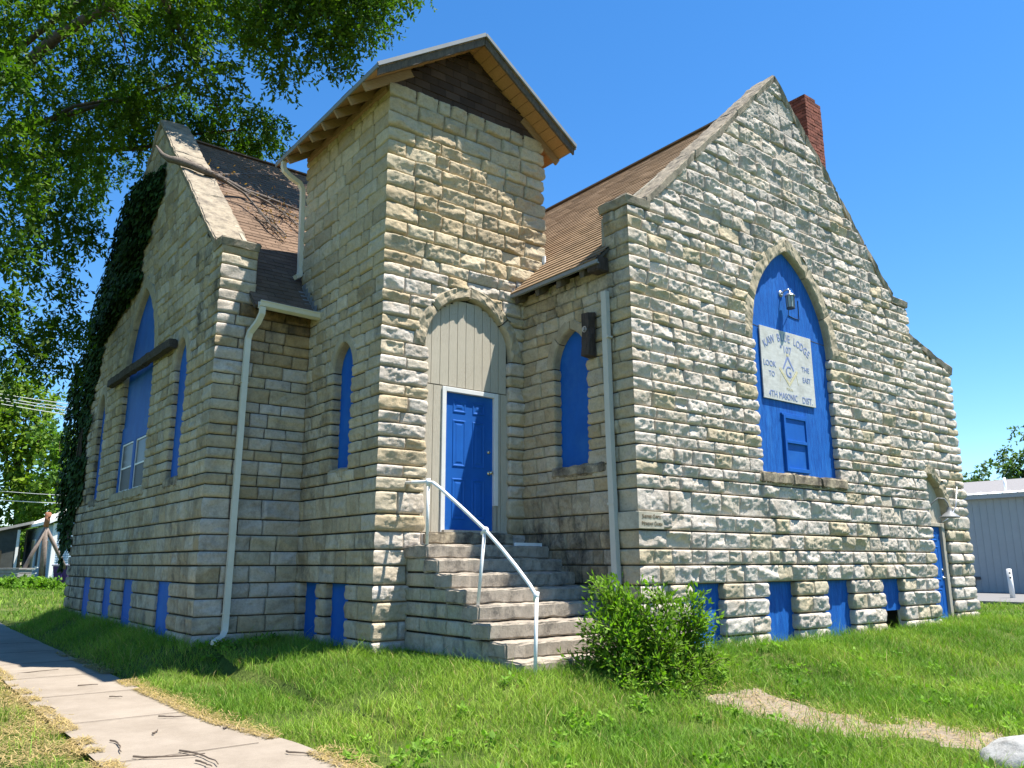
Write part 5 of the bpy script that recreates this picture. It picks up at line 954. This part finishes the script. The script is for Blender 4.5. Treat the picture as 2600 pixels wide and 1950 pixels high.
m = MB(); m.box(o_+d*2.6-n_*.03+np.array((0, 0, 1.25)), (3.6, .05, 1.2), [d, n_, (0, 0, 1)]); m.build('window', MATS['window_glass'], GS); m = MB(); m.ext([(-.6, 3.35), (-.6, 3.5), (7.5, 1.32), (7.5, 1.17)], o_, d, -n_, -4.2, .35); m.build('roof', MATS['old_grey'], GS)
TP = thing('pump_pole', 'rusty upright pipe braced by two slanted legs before the blue house', 'pole', at(101, 1480, 36)); a = at(101, 1483, 36); b = at(117, 1337, 36); c = at(123, 1305, 36); m = MB(); m.tube([a-(0, 0, .2), a*.5+b*.5, b], .10, 10); m.build('pole', MATS['rusty_pipe'], TP, True); m = MB(); m.tube([b, c], .115, 10); m.lathe(c-(0, 0, .02), [(.135, -.10), (.135, .04), (.08, .1), (0, .1)], 12); m.build('pole_cap', MATS['rust'], TP, True)
for q in (at(58, 1450, 35.5), at(169, 1448, 37)): m = MB(); q = q-(b-q)/np.linalg.norm(b-q)*.7; m.tube([b-(0, 0, .05), q], .085, 8); m.build('brace', MATS['rusty_pipe'], TP, True)
m = MB(); a2 = at(109, 1475, 37.); m.tube([a2-(0, 0, .2), at(117, 1338, 37.)], .09, 8); m.build('brace', MATS['rusty_pipe'], TP, True)
BN = thing('plastic_bin', 'purple plastic wheeled bin with a pale lid at the church corner', 'bin', at(156, 1490, 37)); c = at(158, 1487, 37.); c[2] = gh(c[0], c[1]); m = MB(); fx = np.array((RT[0], RT[1], 0)); fx /= np.linalg.norm(fx); fn = np.array((FW[0], FW[1], 0)); fn /= np.linalg.norm(fn)
V = [c+fx*sx*w_+fn*sy*w_*.8+np.array((0, 0, z_)) for z_, w_ in ((.06, .28), (.82, .38)) for sx, sy in ((-1, -1), (1, -1), (1, 1), (-1, 1))]; m.add(V, [(0, 3, 2, 1), (4, 5, 6, 7), (0, 1, 5, 4), (1, 2, 6, 5), (2, 3, 7, 6), (3, 0, 4, 7)]); m.box(c-fn*.30+np.array((0, 0, .28)), (.2, .06, .3), [fx, fn, (0, 0, 1)]); m.build('body', MATS['purple_plastic'], BN, bevel=.02); m = MB(); m.box(c+np.array((0, 0, .86)), (.82, .68, .07), [fx, fn, (0, 0, 1)]); m.build('lid', MATS['bin_lid'], BN, bevel=.02)
for s in (-1, 1): m = MB(); m.lathe(c+fx*s*.24+fn*.25+np.array((0, 0, .1)), [(0, -.03), (.1, -.03), (.1, .03), (0, .03)], 12, tuple(fx)); m.build('wheel', MATS['dark_metal'], BN)
m = MB(); m.box(c-fn*.33+fx*.03+np.array((0, 0, .63)), (.16, .012, .035), [fx, fn, (0, 0, 1)]); m.build('emblem', MATS['bin_lid'], BN)
LB = thing('timber_crate', 'grey slatted timber crate standing in weeds near the pole', 'crate', at(30, 1485, 35)); c = at(31, 1478, 35); c[2] = gh(c[0], c[1])
for z_ in (.1, .28, .46, .62): m = MB(); m.box(c-fn*.5+np.array((0, 0, z_)), (1.0, .04, .14), [fx, fn, (0, 0, 1)]); m.box(c+fx*.48+np.array((0, 0, z_)), (.04, 1., .14), [fx, fn, (0, 0, 1)]); m.box(c-fx*.48+np.array((0, 0, z_)), (.04, 1., .14), [fx, fn, (0, 0, 1)]); m.build('slat', MATS['old_grey'], LB)
m = MB(); m.box(c+np.array((0, 0, .74)), (1.1, 1.1, .06), [fx, fn, (0, 0, 1)]); m.build('top_board', MATS['old_grey'], LB)
for i, (u, v, sz) in enumerate(((62, 1452, 1.), (68, 1461, .9), (75, 1446, .8), (60, 1468, 1.))):
    c = at(u, v, 37.5); m = MB(); m.box(c, (.95*sz, .07, .05), [fx*.97+np.array((0, 0, .24)), fn, np.cross(fx, fn)]); tag(m.build('metal_bar', MATS['house_white']), ['white bar at the middle of the stack behind the crate', 'white bar second from the bottom of the stack behind the crate', 'topmost white bar of the stack behind the crate', 'lowest white bar of the stack behind the crate'][i], 'bar', 'bars stacked behind the crate')
# weeds in front of the yard
rng = np.random.default_rng(55); cs_ = [at(u, v, 33.5+rng.uniform(-.8, .8)) for u, v in zip(range(0, 150, 9), [1492, 1488, 1490, 1485, 1488, 1492, 1490, 1486, 1490, 1484, 1488, 1492, 1490, 1493, 1490, 1494, 1495])]
WD = crown('weeds', cs_, [.42]*len(cs_), None, 56, 260, (.075, .17, .02), (.10, .2), 8, .35, wd=.5, droop=-.4); tag(WD, 'low leafy weeds along the back of the lawn by the yard', 'weeds', kind='stuff')
# trees beyond
def bgtree(label, foot, spec, seed, base, per=14, ln=(.28, .5), depth=3., loc=None, flat=.85):
    t = thing('background_tree', label, 'tree', foot, 'trees beyond the church'); rr = np.random.default_rng(seed); cs = []; rs = []
    for u, v, d, r in spec: cs.append(at(u, v, d)); rs.append(r)
    ext_ = [c+rr.normal(0, .3, 3)*r+FW*rr.uniform(0, depth) for c, r in zip(cs, rs) for _ in range(1)]; cs += ext_; rs += [r*.8 for r in rs]
    crown('crown', cs, rs, t, seed, per, base, ln, 9, 1.0, wd=.55, flat=flat); m = MB(); top = np.mean(cs, 0); f = np.array(foot); limb(m, f, f*.4+top*.6, .35, .2, rr, 5, .05, 10)
    for c in cs[:6]: limb(m, f*.4+top*.6, c, .14, .03, rr, 5, .06, 6)
    m.build('trunk', MATS['bark'], t, True); return t
g0 = lambda u, d, z=.6: tuple(np.array([*at(u, 1437, d)[:2], z]))
YG = (.085, .155, .022)
bgtree('tall yellow-green tree rising behind the blue house at the left edge', g0(40, 56), [(20, 1010, 55, 1.6), (70, 985, 56, 1.3), (110, 1030, 56, 1.2), (60, 1060, 55, 1.8), (0, 1090, 54, 1.8), (100, 1110, 55, 1.5), (40, 1150, 54, 1.9), (110, 1160, 56, 1.1), (0, 1200, 54, 1.7), (70, 1220, 54, 1.6), (30, 1280, 54, 1.5), (-40, 1000, 55, 2), (-40, 1150, 54, 2), (10, 1330, 54, 1.3), (60, 1300, 54, 1.2)], 71, YG)
bgtree('rounded green tree between the tall yellow-green tree and the ivy', g0(160, 52), [(150, 1120, 52, 1.4), (180, 1140, 53, 1.3), (140, 1190, 51, 1.4), (180, 1200, 52, 1.4), (120, 1240, 51, 1.3), (160, 1270, 51, 1.4), (190, 1260, 52, 1.2), (100, 1290, 51, 1.1), (140, 1310, 51, 1.)], 72, (.07, .145, .022))
bgtree('dark green round tree low behind the metal building roof', g0(2500, 78, .5), [(2462, 1222, 76, 1.1), (2487, 1215, 77, 1.2), (2508, 1238, 77, 1.1), (2475, 1242, 76, 1.2), (2450, 1238, 77, 1.2), (2495, 1262, 77, 1.4), (2520, 1262, 77, .8)], 73, (.040, .085, .03), 13)
bgtree('tall spreading tree at the right picture edge behind the metal building', g0(2620, 70, .5), [(2600, 1190, 70, 1.1), (2570, 1182, 70, .8), (2550, 1185, 70, .7), (2595, 1220, 70, 1.1), (2575, 1235, 70, .9), (2615, 1160, 70, 1.), (2650, 1200, 70, 1.4), (2605, 1150, 70, .5), (2640, 1110, 70, .9), (2670, 1150, 70, 1.4), (2585, 1255, 70, .9)], 74, (.048, .095, .032), 14)
# hedge-like far wood closing the horizon on the left, as one mass
rng = np.random.default_rng(58); cs_ = [np.array((x, 95+rng.uniform(-6, 6), rng.uniform(2, 6))) for x in np.arange(-40, 60, 3.)]
tag(crown('far_wood', cs_, [3.2]*len(cs_), None, 59, 9, (.05, .11, .02), (.6, 1.1), 8, 1.6, wd=.6), 'far green wood along the horizon behind the houses', 'wood', kind='stuff')
# power lines
for i, (v0, v1, d, lab) in enumerate(((1000, 1028, 46, 'topmost of the four pale cables crossing the sky at left'), (1010, 1037, 46, 'second of the four pale cables crossing the sky at left'), (1016, 1045, 46, 'third of the four pale cables crossing the sky at left'), (1025, 1056, 46, 'lowest of the four pale cables crossing the sky at left'), (1247, 1259, 44, 'thin upper cable before the trees above the blue house'), (1270, 1279, 44, 'bright lower cable just above the blue house roof'))):
    A = at(-500, v0-70, d+3); Bq = at(0, v0, d); Cq = at(190, v1, d-2); D = at(700, v1+60, d-6); m = MB(); m.tube([A, Bq, (Bq+Cq)/2-(0, 0, .02), Cq, D], .022 if i != 4 else .015, 5); tag(m.build('cable', MATS['cable']), lab, 'cable', 'overhead cables at the left')
# ---------------------------------------------------------------- metal building, right
MBd = thing('metal_building', 'long grey metal-sided building with a white-edged low roof', 'building', (33.5, 5, .3)); xw = 33.4; ya, yb = -22, 22; m = MB(); y = ya
while y < yb: m.bx(xw, xw+.08, y, y+.262, .33, 4.34); m.bx(xw-.018, xw+.06, y+.262, y+.30, .33, 4.34); y += .30
m.build('wall', MATS['metal_siding'], MBd); m = MB(); m.bx(xw-.03, xw+.1, ya, yb, .26, .33); m.build('wall_base', MATS['dark_wall'], MBd)
m = MB(); m.bx(xw-.30, xw+.1, ya-.2, yb+.2, 4.34, 4.52); m.build('eave_trim', MATS['metal_siding'], MBd); m = MB(); m.add([(xw-.35, ya-.3, 4.525), (xw-.35, yb+.3, 4.525), (xw+.55, yb+.3, 4.66), (xw+.55, ya-.3, 4.66)], [(0, 1, 2, 3)])
for y in np.arange(ya, yb, .6): m.bar((xw-.35, y, 4.54), (xw+.5, y, 4.675), .05, .04)
m.build('eave_panel', MATS['metal_roof_trim'], MBd); m = MB(); m.add([(xw+.5, ya-.3, 4.65), (xw+.5, yb+.3, 4.65), (xw+9, yb+.3, 5.95), (xw+9, ya-.3, 5.95)], [(0, 1, 2, 3)]); m.build('roof', MATS['far_roof'], MBd)
m = MB(); m.bx(xw+.08, xw+18, ya, ya+.1, .3, 4.4); m.bx(xw+.08, xw+18, yb-.1, yb, .3, 4.4); m.build('end_wall', MATS['metal_siding'], MBd)
m = MB(); q = at(2487, 1245, 33.8); m.tube([(33.8, q[1], 4.5), (33.8, q[1], 5.25)], .055, 10); m.build('vent_pipe', MATS['metal_roof_trim'], MBd, True)
for u, v, w_, h_ in ((2489, 1478, .16, .34), (2505, 1467, .24, .12)): q = at(u, v, 36); m = MB(); m.bx(xw-.1, xw, q[1]-w_/2, q[1]+w_/2, q[2]-h_/2, q[2]+h_/2); m.build('meter_box', MATS['dark_metal'], MBd, bevel=.01)
c = at(2571, 1508, 29.5); gz = gh(c[0], c[1]); tp_ = at(2561, 1445, 29.5); BO = thing('marker_post', 'leaning white post with two dark holes before the metal building', 'post', (c[0], c[1], gz)); m = MB(); b0 = np.array((c[0], c[1], gz-.3)); m.tube([b0, tp_], .085, 12); m.build('post_body', MATS['house_white'], BO, True)
for f in (.9, .78): m = MB(); m.lathe(b0+(tp_-b0)*f-np.array((FW[0], FW[1], 0))*.075-np.array((RT[0], RT[1], 0))*.03, [(.035, 0), (.035, .02), (0, .02)], 10, (-FW[0], -FW[1], 0)); m.build('post_hole', MATS['dark_metal'], BO)
